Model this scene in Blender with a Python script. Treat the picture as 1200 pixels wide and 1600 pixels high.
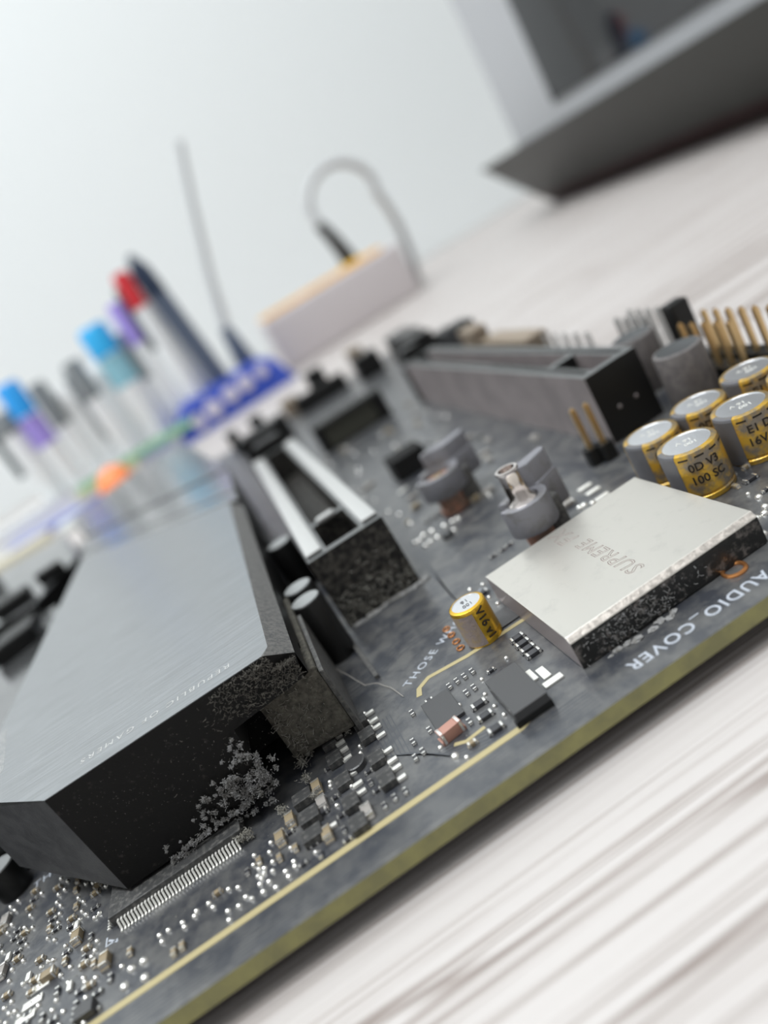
import bpy, bmesh, math, random
from mathutils import Vector, Matrix, noise
random.seed(7)
for o in list(bpy.data.objects): bpy.data.objects.remove(o)
SC = bpy.context.scene
COL = SC.collection
R = math.radians
# ---------------------------------------------------------------- camera (all lengths below in mm, board top is z=0)
MM = 0.001
TABLE_Z = -3.9
CAM = Vector((0.0, -50.43, 39.0))
FPX = 1220.0
roll, pitch, yaw = -0.545928863, 0.300591595, 0.100005201
cr, sr, cp, sp, cy, sy = math.cos(roll), math.sin(roll), math.cos(pitch), math.sin(pitch), math.cos(yaw), math.sin(yaw)
M = (Matrix(((cr, -sr, 0), (sr, cr, 0), (0, 0, 1))) @ Matrix(((1, 0, 0), (0, cp, -sp), (0, sp, cp)))
     @ Matrix(((1, 0, 0), (0, 0, -1), (0, 1, 0))) @ Matrix(((cy, -sy, 0), (sy, cy, 0), (0, 0, 1))))
ZOFF = -TABLE_Z                                   # table top sits at world z=0
def W(v): return Vector((v[0]*MM, v[1]*MM, (v[2]+ZOFF)*MM))
cam_d = bpy.data.cameras.new('camera'); cam = bpy.data.objects.new('camera', cam_d); COL.objects.link(cam)
rx, ry, rz = Vector(M[0]), Vector(M[1]), Vector(M[2])
rot = Matrix((rx, -ry, -rz)).transposed()
cam.matrix_world = Matrix.Translation(W(CAM)) @ rot.to_4x4()
cam_d.sensor_fit = 'VERTICAL'; cam_d.sensor_height = 7.3; cam_d.sensor_width = 5.475
cam_d.lens = FPX/1600*7.3
cam_d.clip_start = 0.002; cam_d.clip_end = 20
cam_d.dof.use_dof = True; cam_d.dof.focus_distance = 0.0735
cam_d.dof.aperture_fstop = cam_d.lens/1.9
SC.camera = cam
SC.view_settings.view_transform = 'Standard'; SC.view_settings.look = 'None'
SC.view_settings.gamma = 1; SC.view_settings.use_curve_mapping = False
SC.view_settings.exposure = 0.0
# ---------------------------------------------------------------- world and lamps
wd = bpy.data.worlds.new('room_light'); SC.world = wd; wd.use_nodes = True
nt = wd.node_tree; nt.nodes.clear()
tc = nt.nodes.new('ShaderNodeTexCoord'); sx = nt.nodes.new('ShaderNodeSeparateXYZ')
mr = nt.nodes.new('ShaderNodeMapRange'); mr.inputs[1].default_value = -0.9; mr.inputs[2].default_value = 0.7
mr.inputs[3].default_value = 0.35; mr.inputs[4].default_value = 1.0
bg = nt.nodes.new('ShaderNodeBackground'); wo = nt.nodes.new('ShaderNodeOutputWorld')
mixc = nt.nodes.new('ShaderNodeMix'); mixc.data_type = 'RGBA'
mixc.inputs[6].default_value = (0.06, 0.055, 0.055, 1); mixc.inputs[7].default_value = (0.93, 0.96, 0.97, 1)
nt.links.new(tc.outputs['Generated'], sx.inputs[0]); nt.links.new(sx.outputs['Y'], mr.inputs[0])
nt.links.new(mr.outputs[0], mixc.inputs[0]); nt.links.new(mixc.outputs[2], bg.inputs[0]); bg.inputs[1].default_value = 1.15
nt.links.new(bg.outputs[0], wo.inputs[0])
def area(name, loc, target, sxx, syy, power, col):
    l = bpy.data.lights.new(name, 'AREA'); l.shape = 'RECTANGLE'; l.size = sxx; l.size_y = syy; l.energy = power; l.color = col
    o = bpy.data.objects.new(name, l); COL.objects.link(o); o.location = loc
    o.rotation_euler = (Vector(target)-Vector(loc)).to_track_quat('-Z', 'Y').to_euler(); return o
area('ceiling_lamp', (-0.35, 0.05, 1.35), (0.0, 0.5, 0.1), 1.2, 0.5, 25, (0.95, 0.985, 1.0))

def at(px, py, z=0.0):
    """point at height z (mm over the board) seen at photo pixel px,py"""
    d = M.transposed() @ Vector(((px-600)/FPX, (py-800)/FPX, 1.0))
    t = (z-CAM.z)/d.z
    return Vector((CAM.x+d.x*t, CAM.y+d.y*t, z))
# ---------------------------------------------------------------- materials
def nodes_of(m): m.use_nodes = True; return m.node_tree, m.node_tree.nodes['Principled BSDF']
def mat(name, col, rough=0.5, metal=0.0, spec=0.5, bump=0.0, bscale=3.0, col2=None, cscale=2.0, c0=0.4, c1=0.6, coat=0.0, stretch=None, ior=None, detail=4.0, trans=0.0, emis=None):
    m = bpy.data.materials.new(name); nt, b = nodes_of(m); L = nt.links.new
    b.inputs['Base Color'].default_value = (*col, 1); b.inputs['Roughness'].default_value = rough
    b.inputs['Metallic'].default_value = metal; b.inputs['Specular IOR Level'].default_value = spec
    b.inputs['Coat Weight'].default_value = coat; b.inputs['Transmission Weight'].default_value = trans
    if ior: b.inputs['IOR'].default_value = ior
    tc = nt.nodes.new('ShaderNodeTexCoord'); mp = nt.nodes.new('ShaderNodeMapping'); L(tc.outputs['Object'], mp.inputs[0])
    s = 1000.0
    mp.inputs['Scale'].default_value = tuple(s*k for k in (stretch or (1, 1, 1)))
    if col2:
        n = nt.nodes.new('ShaderNodeTexNoise'); n.inputs['Scale'].default_value = cscale; n.inputs['Detail'].default_value = detail
        n.inputs['Roughness'].default_value = 0.65
        L(mp.outputs[0], n.inputs['Vector'])
        r = nt.nodes.new('ShaderNodeMapRange'); r.inputs[1].default_value = c0; r.inputs[2].default_value = c1; L(n.outputs['Fac'], r.inputs[0])
        mx = nt.nodes.new('ShaderNodeMix'); mx.data_type = 'RGBA'; mx.inputs[6].default_value = (*col, 1); mx.inputs[7].default_value = (*col2, 1)
        L(r.outputs[0], mx.inputs[0]); L(mx.outputs[2], b.inputs['Base Color'])
    if bump:
        n = nt.nodes.new('ShaderNodeTexNoise'); n.inputs['Scale'].default_value = bscale; n.inputs['Detail'].default_value = 3
        L(mp.outputs[0], n.inputs['Vector'])
        bp = nt.nodes.new('ShaderNodeBump'); bp.inputs['Strength'].default_value = bump; bp.inputs['Distance'].default_value = 0.0001
        L(n.outputs['Fac'], bp.inputs['Height']); L(bp.outputs[0], b.inputs['Normal'])
    return m
MT = {}
MT['pcb'] = mat('solder_mask', (0.034, 0.037, 0.045), 0.30, col2=(0.095, 0.095, 0.094), cscale=0.30, bump=0.3, bscale=1.1, spec=0.6, ior=1.75)
MT['fr4'] = mat('board_core', (0.27, 0.255, 0.095), 0.5, col2=(0.20, 0.19, 0.08), cscale=0.25)
MT['gold_trace'] = mat('cream_trace', (0.40, 0.34, 0.18), 0.5)
MT['print'] = mat('white_print', (0.42, 0.45, 0.50), 0.6)
MT['faint_print'] = mat('faint_print', (0.20, 0.21, 0.22), 0.6)
MT['bare_trace'] = mat('raised_trace', (0.055, 0.06, 0.07), 0.3, spec=0.8)
MT['solder'] = mat('solder', (0.92, 0.91, 0.87), 0.25, 0.85, bump=0.5, bscale=4)
MT['solder_dull'] = mat('solder_tin', (0.90, 0.89, 0.84), 0.42, 0.45)
MT['res'] = mat('resistor_body', (0.045, 0.045, 0.05), 0.35)
MT['tan'] = mat('tan_ceramic', (0.27, 0.215, 0.135), 0.5)
MT['pinkc'] = mat('pink_ceramic', (0.42, 0.22, 0.17), 0.45)
MT['grey_c'] = mat('grey_ceramic', (0.30, 0.28, 0.26), 0.5)
MT['ic'] = mat('chip_plastic', (0.050, 0.050, 0.052), 0.40, bump=0.2, bscale=8, spec=0.7)
MT['ic_dusty'] = mat('dusty_chip', (0.045, 0.045, 0.045), 0.5, col2=(0.16, 0.155, 0.145), cscale=1.6, c0=0.48, c1=0.75, bump=0.4, bscale=5)
MT['plastic'] = mat('slot_plastic', (0.010, 0.010, 0.010), 0.4, bump=0.15, bscale=5, spec=0.35)
MT['plastic_dusty'] = mat('dusty_plastic', (0.012, 0.012, 0.012), 0.5, spec=0.3, col2=(0.12, 0.11, 0.095), cscale=1.5, c0=0.45, c1=0.72, bump=0.6, bscale=5, detail=8)
MT['slot_side'] = mat('grazing_lit_slot_plastic', (0.21, 0.185, 0.185), 0.5, col2=(0.27, 0.235, 0.235), cscale=0.15)  # black plastic; grazing light on the slot side put into the colour
MT['slot_top'] = mat('slot_rim_plastic', (0.10, 0.105, 0.105), 0.35, spec=0.8)
MT['steel'] = mat('steel', (0.56, 0.56, 0.55), 0.4, 0.6)
MT['heatsink'] = mat('brushed_wall_sheen', (0.385, 0.40, 0.415), 0.30, 0.92, bump=0.35, bscale=1.0, col2=(0.31, 0.32, 0.33), cscale=0.6, stretch=(0.22, 5.0, 1.0))  # black anodised top, lightened in colour for the wall it reflects
MT['heat_side'] = mat('black_anodised', (0.004, 0.004, 0.004), 0.5, col2=(0.07, 0.065, 0.058), cscale=1.1, c0=0.60, c1=0.85, spec=0.22, bump=0.35, bscale=5, detail=8)
MT['heat_dust'] = mat('felted_dust', (0.045, 0.042, 0.036), 0.85, col2=(0.17, 0.16, 0.13), cscale=1.5, c0=0.35, c1=0.7, bump=1.0, bscale=3, detail=8)
MT['heat_bevel'] = mat('dusty_bevel', (0.06, 0.06, 0.06), 0.5, col2=(0.13, 0.127, 0.12), cscale=2.5, bump=0.3, bscale=6)
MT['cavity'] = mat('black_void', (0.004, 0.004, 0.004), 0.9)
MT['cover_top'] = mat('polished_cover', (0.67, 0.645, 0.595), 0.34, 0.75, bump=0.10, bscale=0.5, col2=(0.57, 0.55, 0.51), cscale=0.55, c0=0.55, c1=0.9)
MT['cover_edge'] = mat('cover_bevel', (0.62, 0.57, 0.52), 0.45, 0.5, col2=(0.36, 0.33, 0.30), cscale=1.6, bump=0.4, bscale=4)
MT['cover_side'] = mat('cover_side_lit', (0.46, 0.40, 0.40), 0.35, 0.7, bump=0.2)  # pinkish light on the silver shield's side put into the colour
MT['cover_front'] = mat('cover_front_shaded', (0.035, 0.035, 0.034), 0.30, 0.5, col2=(0.30, 0.27, 0.25), cscale=1.1, c0=0.52, c1=0.74, bump=0.5, bscale=5, detail=8)  # silver shield's front shade painted near black, with patches of pale dust
MT['engrave'] = mat('engraving', (0.33, 0.27, 0.25), 0.6, 0.3)
MT['cap_gold'] = mat('gold_sleeve', (0.78, 0.48, 0.05), 0.24, 0.75, bump=0.15, bscale=2)
MT['cap_dusty'] = mat('dusty_gold_sleeve', (0.72, 0.44, 0.06), 0.30, 0.6, col2=(0.26, 0.225, 0.18), cscale=0.42, c0=0.44, c1=0.60, bump=0.4, bscale=4, detail=8)
MT['cap_top'] = mat('capacitor_aluminium', (0.80, 0.81, 0.83), 0.28, 0.9, bump=0.15)
MT['ink'] = mat('black_ink', (0.03, 0.022, 0.015), 0.5)
MT['cap_stripe'] = mat('grey_sleeve_stripe', (0.12, 0.12, 0.13), 0.45)
MT['cap_black'] = mat('black_sleeve', (0.010, 0.010, 0.010), 0.4, spec=0.35)
MT['cap_black_top'] = mat('black_sleeve_top', (0.27, 0.28, 0.28), 0.45)
MT['cap_grey'] = mat('dusty_black_sleeve', (0.11, 0.10, 0.10), 0.5, col2=(0.16, 0.145, 0.14), cscale=1.0, bump=0.3)
MT['cap_grey_top'] = mat('charcoal_sleeve_top', (0.06, 0.063, 0.065), 0.35)
MT['pin_gold'] = mat('gilt_pin', (0.72, 0.52, 0.27), 0.3, 0.9)
MT['copper'] = mat('copper', (0.75, 0.33, 0.12), 0.3, 0.9)
MT['clip'] = mat('grey_plastic_clip', (0.20, 0.20, 0.22), 0.42, col2=(0.13, 0.125, 0.12), cscale=0.6, c0=0.5, c1=0.75, bump=0.2)
MT['chrome'] = mat('chrome', (0.86, 0.80, 0.77), 0.14, 1.0, bump=0.3, bscale=1.5)
MT['red'] = mat('red_ring', (0.75, 0.10, 0.10), 0.4)
MT['rust'] = mat('rusty_collar', (0.42, 0.20, 0.13), 0.5, col2=(0.25, 0.17, 0.13), cscale=1.0)
MT['lint'] = mat('lint', (0.34, 0.33, 0.30), 0.95, col2=(0.20, 0.19, 0.16), cscale=2)
MT['lint_grey'] = mat('grey_lint', (0.30, 0.30, 0.30), 0.95, col2=(0.17, 0.165, 0.155), cscale=1.5)
MT['lint_dark'] = mat('dark_lint', (0.15, 0.14, 0.12), 0.95, col2=(0.08, 0.075, 0.065), cscale=2)
MT['hair'] = mat('hair_fibre', (0.45, 0.42, 0.38), 0.6)
MT['brown_conn'] = mat('brown_plastic', (0.25, 0.20, 0.15), 0.5)
# ---------------------------------------------------------------- mesh helpers
class MB:
    def __init__(s): s.v = []; s.f = []; s.mi = []
    def poly(s, pts, m=0):
        b = len(s.v); s.v += [tuple(p) for p in pts]; s.f.append(tuple(range(b, b+len(pts)))); s.mi.append(m)
    def prism(s, pts, z0, z1, m=0, mtop=None, mbot=None):
        """pts: ccw outline (x,y)"""
        n = len(pts); b = len(s.v)
        s.v += [(p[0], p[1], z0) for p in pts]+[(p[0], p[1], z1) for p in pts]
        for i in range(n):
            j = (i+1) % n; s.f.append((b+i, b+j, b+n+j, b+n+i)); s.mi.append(m)
        s.f.append(tuple(b+n+i for i in range(n))); s.mi.append(m if mtop is None else mtop)
        s.f.append(tuple(b+i for i in reversed(range(n)))); s.mi.append(m if mbot is None else mbot)
    def box(s, x0, x1, y0, y1, z0, z1, m=0, mtop=None):
        s.prism([(x0, y0), (x1, y0), (x1, y1), (x0, y1)], z0, z1, m, mtop)
    def lathe(s, prof, n=32, c=(0, 0, 0), mats=None, caps=True):
        b = len(s.v)
        for (r, z) in prof:
            for i in range(n):
                a = 2*math.pi*i/n; s.v.append((c[0]+r*math.cos(a), c[1]+r*math.sin(a), c[2]+z))
        for k in range(len(prof)-1):
            for i in range(n):
                j = (i+1) % n
                s.f.append((b+k*n+i, b+k*n+j, b+(k+1)*n+j, b+(k+1)*n+i)); s.mi.append(mats[k] if mats else 0)
        if caps:
            s.f.append(tuple(b+i for i in reversed(range(n)))); s.mi.append(mats[0] if mats else 0)
            q = b+(len(prof)-1)*n; s.f.append(tuple(q+i for i in range(n))); s.mi.append(mats[-1] if mats else 0)
    def tube(s, pts, r, n=8, m=0, r1=None):
        pts = [Vector(p) for p in pts]; b = len(s.v); k = len(pts)
        up = Vector((0.13, 0.21, 0.97))
        for i, p in enumerate(pts):
            d = (pts[min(i+1, k-1)]-pts[max(i-1, 0)]).normalized()
            a = d.cross(up)
            if a.length < 0.05: a = d.cross(Vector((1, 0, 0)))
            a.normalize(); c = d.cross(a)
            rr = r if r1 is None else r+(r1-r)*i/(k-1)
            for j in range(n):
                t = 2*math.pi*j/n; s.v.append(tuple(p+(a*math.cos(t)+c*math.sin(t))*rr))
        for i in range(k-1):
            for j in range(n):
                jj = (j+1) % n; s.f.append((b+i*n+j, b+i*n+jj, b+(i+1)*n+jj, b+(i+1)*n+j)); s.mi.append(m)
        s.f.append(tuple(b+j for j in reversed(range(n)))); s.mi.append(m)
        s.f.append(tuple(b+(k-1)*n+j for j in range(n))); s.mi.append(m)
    def strip(s, pts, w, z, h=0.02, m=0):
        """flat raised ribbon on the board along points"""
        pts = [Vector((p[0], p[1])) for p in pts]; L = []; Rr = []
        for i, p in enumerate(pts):
            if i == 0: d = pts[1]-p
            elif i == len(pts)-1: d = p-pts[i-1]
            else: d = (pts[i+1]-p).normalized()+(p-pts[i-1]).normalized()
            d.normalize(); nrm = Vector((-d.y, d.x)); L.append(p+nrm*w/2); Rr.append(p-nrm*w/2)
        s.prism(Rr+L[::-1], z, z+h, m)
def mesh(name, mb, mats, bevel=0.0, smooth=False, seg=2, weld=True):
    me = bpy.data.meshes.new(name)
    me.from_pydata([(a*MM, b*MM, c*MM) for a, b, c in mb.v], [], mb.f)
    for m in (mats if isinstance(mats, (list, tuple)) else [mats]): me.materials.append(m)
    for p, i in zip(me.polygons, mb.mi): p.material_index = i
    bm = bmesh.new(); bm.from_mesh(me)
    if weld: bmesh.ops.remove_doubles(bm, verts=bm.verts, dist=1e-7)
    bmesh.ops.recalc_face_normals(bm, faces=bm.faces)
    if bevel:
        es = [e for e in bm.edges if len(e.link_faces) == 2 and e.calc_face_angle(0) > 0.5]
        bmesh.ops.bevel(bm, geom=es, offset=bevel*MM, segments=seg, affect='EDGES', profile=0.6, clamp_overlap=True)
    bm.to_mesh(me); bm.free()
    if smooth:
        for p in me.polygons: p.use_smooth = True
        try: me.set_sharp_from_angle(angle=R(40))
        except Exception: pass
    return me
def link(name, me, parent=None, loc=(0, 0, 0), rz=0.0, label=None, scale=None):
    o = bpy.data.objects.new(name, me); COL.objects.link(o)
    if parent is not None: o.parent = parent
    o.location = Vector(loc)*MM; o.rotation_euler = (0, 0, rz)
    if scale: o.scale = scale
    if label: o['label'] = label
    return o
def part(name, mb, mats, parent, loc=(0, 0, 0), rz=0.0, bevel=0.0, smooth=False, label=None, seg=2):
    return link(name, mesh(name, mb, mats, bevel, smooth, seg), parent, loc, rz, label)
def empty(name, loc, label, cat, group=None, rz=0.0):
    o = bpy.data.objects.new(name, None); COL.objects.link(o); o.empty_display_size = 0.01
    o.location = loc; o.rotation_euler = (0, 0, rz); o['label'] = label; o['category'] = cat
    if group: o['group'] = group
    return o
def top(o, label, cat, group=None, kind=None):
    o['label'] = label; o['category'] = cat
    if group: o['group'] = group
    if kind: o['kind'] = kind
    return o
def text_mesh(s, size, extr=0.015, bold=0.0, space=1.0, name='lettering'):
    cu = bpy.data.curves.new(name, 'FONT'); cu.body = s; cu.size = size; cu.extrude = extr; cu.offset = bold
    cu.align_x = 'CENTER'; cu.align_y = 'CENTER'; cu.space_character = space; cu.resolution_u = 3
    o = bpy.data.objects.new('tmp', cu); COL.objects.link(o)
    dg = bpy.context.evaluated_depsgraph_get(); dg.update()
    me = bpy.data.meshes.new_from_object(o.evaluated_get(dg)); bpy.data.objects.remove(o)
    me.name = name; me.materials.clear(); return me
def text_flat(s, size, loc, ang, m, parent, bold=0.0, space=1.0, name='printed_lettering', extr=0.012):
    me = text_mesh(s, size, extr, bold, space, name)
    for v in me.vertices: v.co *= MM
    me.materials.append(m)
    return link(name, me, parent, loc, ang)
def text_round(s, size, rad, z, ang, m, parent, down=False, bold=0.0, name='printed_lettering'):
    """lettering wrapped round a vertical can; upright characters"""
    me = text_mesh(s, size, 0.02, bold, 1.0, name)
    bm = bmesh.new(); bm.from_mesh(me)
    bmesh.ops.subdivide_edges(bm, edges=[e for e in bm.edges if e.calc_length() > size*0.3], cuts=2)
    for v in bm.verts:
        x, y, zz = v.co
        if down: x, y = y, -x
        a = ang+x/rad; rr = rad+0.04+zz
        v.co = Vector((rr*math.cos(a), rr*math.sin(a), z+y))*MM
    bm.to_mesh(me); bm.free(); me.materials.append(m)
    return link(name, me, parent)
# ================================================================= SETTING
def big_mat_table():
    m = bpy.data.materials.new('white_oak_laminate'); nt, b = nodes_of(m); L = nt.links.new
    tc = nt.nodes.new('ShaderNodeTexCoord'); mp = nt.nodes.new('ShaderNodeMapping'); L(tc.outputs['Object'], mp.inputs[0])
    mp.inputs['Rotation'].default_value = (0, 0, R(-4)); mp.inputs['Scale'].default_value = (15, 1700, 10)
    n = nt.nodes.new('ShaderNodeTexNoise'); n.inputs['Scale'].default_value = 1.0; n.inputs['Detail'].default_value = 6; n.inputs['Roughness'].default_value = 0.6; n.inputs['Distortion'].default_value = 0.4
    L(mp.outputs[0], n.inputs['Vector'])
    r = nt.nodes.new('ShaderNodeValToRGB'); e = r.color_ramp.elements
    e[0].position = 0.33; e[0].color = (0.16, 0.12, 0.10, 1); e[1].position = 0.52; e[1].color = (0.52, 0.49, 0.475, 1)
    k = e.new(0.44); k.color = (0.37, 0.33, 0.31, 1)
    L(n.outputs['Fac'], r.inputs[0])
    mp2 = nt.nodes.new('ShaderNodeMapping'); mp2.inputs['Rotation'].default_value = (0, 0, R(-4)); mp2.inputs['Scale'].default_value = (6, 150, 10); L(tc.outputs['Object'], mp2.inputs[0])
    n2 = nt.nodes.new('ShaderNodeTexNoise'); n2.inputs['Scale'].default_value = 1.0; n2.inputs['Detail'].default_value = 2; L(mp2.outputs[0], n2.inputs['Vector'])
    r2 = nt.nodes.new('ShaderNodeMapRange'); r2.inputs[1].default_value = 0.40; r2.inputs[2].default_value = 0.75; L(n2.outputs['Fac'], r2.inputs[0])
    mx = nt.nodes.new('ShaderNodeMix'); mx.data_type = 'RGBA'; L(r2.outputs[0], mx.inputs[0]); L(r.outputs[0], mx.inputs[6]); mx.inputs[7].default_value = (0.52, 0.49, 0.475, 1)
    mp3 = nt.nodes.new('ShaderNodeMapping'); mp3.inputs['Rotation'].default_value = (0, 0, R(-4)); mp3.inputs['Scale'].default_value = (4, 95, 10); L(tc.outputs['Object'], mp3.inputs[0])
    n3 = nt.nodes.new('ShaderNodeTexNoise'); n3.inputs['Scale'].default_value = 1.0; n3.inputs['Detail'].default_value = 3; L(mp3.outputs[0], n3.inputs['Vector'])
    r3 = nt.nodes.new('ShaderNodeValToRGB'); q = r3.color_ramp.elements; q[0].position = 0.485; q[0].color = (1, 1, 1, 1); q[1].position = 0.515; q[1].color = (1, 1, 1, 1)
    k3 = q.new(0.5); k3.color = (0.52, 0.46, 0.43, 1)
    L(n3.outputs['Fac'], r3.inputs[0])
    mu = nt.nodes.new('ShaderNodeMix'); mu.data_type = 'RGBA'; mu.blend_type = 'MULTIPLY'; mu.inputs[0].default_value = 0.8
    L(mx.outputs[2], mu.inputs[6]); L(r3.outputs[0], mu.inputs[7])
    L(mu.outputs[2], b.inputs['Base Color']); b.inputs['Roughness'].default_value = 0.45
    bp = nt.nodes.new('ShaderNodeBump'); bp.inputs['Strength'].default_value = 0.25; bp.inputs['Distance'].default_value = 0.0002; L(n.outputs['Fac'], bp.inputs['Height']); L(bp.outputs[0], b.inputs['Normal'])
    return m
mb = MB(); mb.box(-900, 900, -260, 699, -25, 0); mb.box(-880, -830, -240, 680, -900, -25); mb.box(830, 880, -240, 680, -900, -25)
t = link('desk_top', mesh('desk_top', mb, big_mat_table(), bevel=1.0)); t.location = (0, 0, 0)
top(t, 'white wood-grain desk top under the circuit board', 'desk')
mb = MB(); mb.box(-2500, 2500, 700, 780, -900, 1600)
wall = link('wall_back', mesh('wall_back', mb, mat('white_paint', (0.80, 0.835, 0.84), 0.7))); wall['kind'] = 'structure'
for nm, b_, c_ in (('wall_left', (-2080, -2000, -2000, 700, -900, 1600), (0.80, 0.81, 0.81)), ('wall_right', (2000, 2080, -2000, 700, -900, 1600), (0.62, 0.60, 0.58)),
                   ('wall_front', (-2000, 2000, -2080, -2000, -900, 1600), (0.45, 0.43, 0.42)), ('floor', (-2080, 2080, -2080, 780, -960, -900), (0.35, 0.30, 0.27))):
    mb = MB(); mb.box(*b_); w_ = link(nm, mesh(nm, mb, mat(nm+'_paint', c_, 0.7))); w_['kind'] = 'structure'
# ================================================================= MOTHERBOARD
BT = ZOFF   # board top in world mm
MBD = empty('motherboard', (0, 0, BT*MM), 'dusty black motherboard with slots, capacitors and heatsinks, lying on white desk', 'motherboard')
mb = MB(); mb.box(-150, 66, 0, 244, -1.6, 0, 1, 0)
for i, f in enumerate(mb.f): pass
mb.mi[-1] = 0
board = part('circuit_board', mb, [MT['pcb'], MT['fr4']], MBD, label='dark grey circuit board with an olive cut edge')
mb = MB(); mb.box(-120, -30, 90, 190, TABLE_Z, -1.6)
part('backplate', mb, MT['plastic'], MBD, bevel=1)
def on_board(name, mb, m, **k): return part(name, mb, m, board, **k)
# cream traces
def trace(pts, w=0.75, m='gold_trace', name='cream_trace'):
    mb = MB(); mb.strip(pts, w, 0.0, 0.03); on_board(name, mb, MT[m])
trace([(-150, 4.3), (-34, 4.3), (5.9, 4.2), (7.0, 4.6), (7.7, 5.4), (7.9, 6.4)])
trace([(0.4, 17.6), (0.8, 18.9), (2.2, 19.7), (6.6, 18.9), (13.4, 18.6)], 0.6)
trace([(3.6, 7.2), (1.6, 7.0), (0.6, 7.6)], 0.45)
mb = MB()
for k in range(7):
    y = 0.9+0.42*k; mb.strip([(-150, y), (12, y)], 0.12, 0.0, 0.015)
for k in range(5):
    mb.strip([(-9+k*.2, 24.5+0.8*k), (-3, 25+0.8*k), (1.5, 27.5+.8*k), (8, 27.8+.8*k), (10, 30+.8*k), (10.5+k*.5, 60)], 0.16, 0.0, 0.015)
for k in range(6):
    mb.strip([(-5+0.4*k, 18), (-5+.4*k, 12-.3*k), (-1+.3*k, 8-.5*k), (5, 6.6-.5*k)], 0.13, 0, 0.015)
on_board('copper_run', mb, MT['bare_trace'])
text_flat('AUDIO_COVER', 1.85, (22.9, 2.55, 0.012), math.pi, MT['print'], board, bold=0.02, space=1.15)
a1 = math.atan2(5.4, 7.4)
text_flat('THOSE WHO DARE', 1.55, (6.6, 25.1, 0.012), R(33), MT['print'], board, space=1.25)
text_flat('THOSE WHO DARE', 1.55, (-37.5, 31.2, 0.012), R(8), MT['print'], board, space=1.2)

# ---- small surface parts (meshes shared by copies)
def smd_mesh(name, w, l, h, m, end=0.28, pads=True):
    """part lying along x, w long, l deep"""
    mb = MB(); e = w*end
    mb.box(-w/2+e, w/2-e, -l/2, l/2, 0.02, h*0.97, 0)
    mb.box(-w/2, -w/2+e, -l/2*1.04, l/2*1.04, 0.0, h, 1); mb.box(w/2-e, w/2, -l/2*1.04, l/2*1.04, 0.0, h, 1)
    if pads:
        for s in (-1, 1):
            x = s*(w/2+e*0.35); mb.box(min(s*w/2, x), max(s*w/2, x), -l/2*.95, l/2*.95, 0, h*0.35, 1)
    return mesh(name, mb, [m, MT['solder']], bevel=min(w, l)*0.07, smooth=True)
ME = {
 'r': smd_mesh('resistor', 0.85, 0.42, 0.28, MT['res']),
 'R': smd_mesh('resistor', 1.5, 0.75, 0.40, MT['res'], 0.22),
 'c': smd_mesh('ceramic_capacitor', 0.85, 0.45, 0.42, MT['tan']),
 'C': smd_mesh('ceramic_capacitor', 1.6, 0.85, 0.75, MT['tan'], 0.2),
 'g': smd_mesh('ceramic_capacitor', 1.7, 0.9, 0.6, MT['grey_c'], 0.22),
 'P': smd_mesh('ceramic_capacitor', 2.3, 1.15, 1.15, MT['pinkc'], 0.17),
}
def dome(name, r, h, m):
    mb = MB(); mb.lathe([(r, 0), (r*.92, h*.45), (r*.6, h*.85), (r*.15, h)], 10); return mesh(name, mb, m, smooth=True)
ME['d'] = dome('solder_point', 0.26, 0.28, MT['solder'])
ME['D'] = dome('solder_point', 0.42, 0.38, MT['solder'])
def bar(name, w, l, h, m):
    mb = MB(); mb.box(-w/2, w/2, -l/2, l/2, 0, h); return mesh(name, mb, m, bevel=min(w, l, h)*0.25, smooth=True)
ME['l'] = bar('lead', 0.98, 0.46, 0.34, MT['solder_dull'])
ME['L'] = bar('lead', 1.9, 0.8, 0.18, MT['solder_dull'])
NAMES = {'r': 'resistor', 'R': 'resistor', 'c': 'ceramic_capacitor', 'C': 'ceramic_capacitor', 'g': 'ceramic_capacitor', 'P': 'ceramic_capacitor', 'd': 'solder_point', 'D': 'solder_point', 'l': 'lead', 'L': 'solder_pad'}
count = {}
placed = []
SIZE = {'r': .5, 'R': .8, 'c': .55, 'C': .95, 'g': 1.0, 'P': 1.3, 'd': .28, 'D': .45, 'l': .5, 'L': 1.0}
def free(k, x, y):
    return all((x-a)**2+(y-b)**2 > (SIZE[k]+c)**2*.72 for a, b, c in placed)
def put(k, x, y, ang=0.0, check=False):
    if check and not free(k, x, y): return None
    placed.append((x, y, SIZE[k]))
    count[NAMES[k]] = count.get(NAMES[k], 0)+1
    return link(NAMES[k], ME[k], MBD, (x, y, 0), R(ang))
def putpx(k, px, py, ang=0.0, z=0.2):
    p = at(px, py, z); return put(k, p.x, p.y, ang)
occupied = []
def chip(x0, x1, y0, y1, h, m='ic', name='chip', z0=0.05, bev=0.06):
    occupied.append((x0, x1, y0, y1))
    mb = MB(); cx, cy = (x0+x1)/2, (y0+y1)/2
    mb.box(x0-cx, x1-cx, y0-cy, y1-cy, z0, h)
    return part(name, mb, MT[m], MBD, (cx, cy, 0), bevel=bev)
def crop(ox, oy, s): return lambda x, y: (ox+x*s, oy+y*s)
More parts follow.
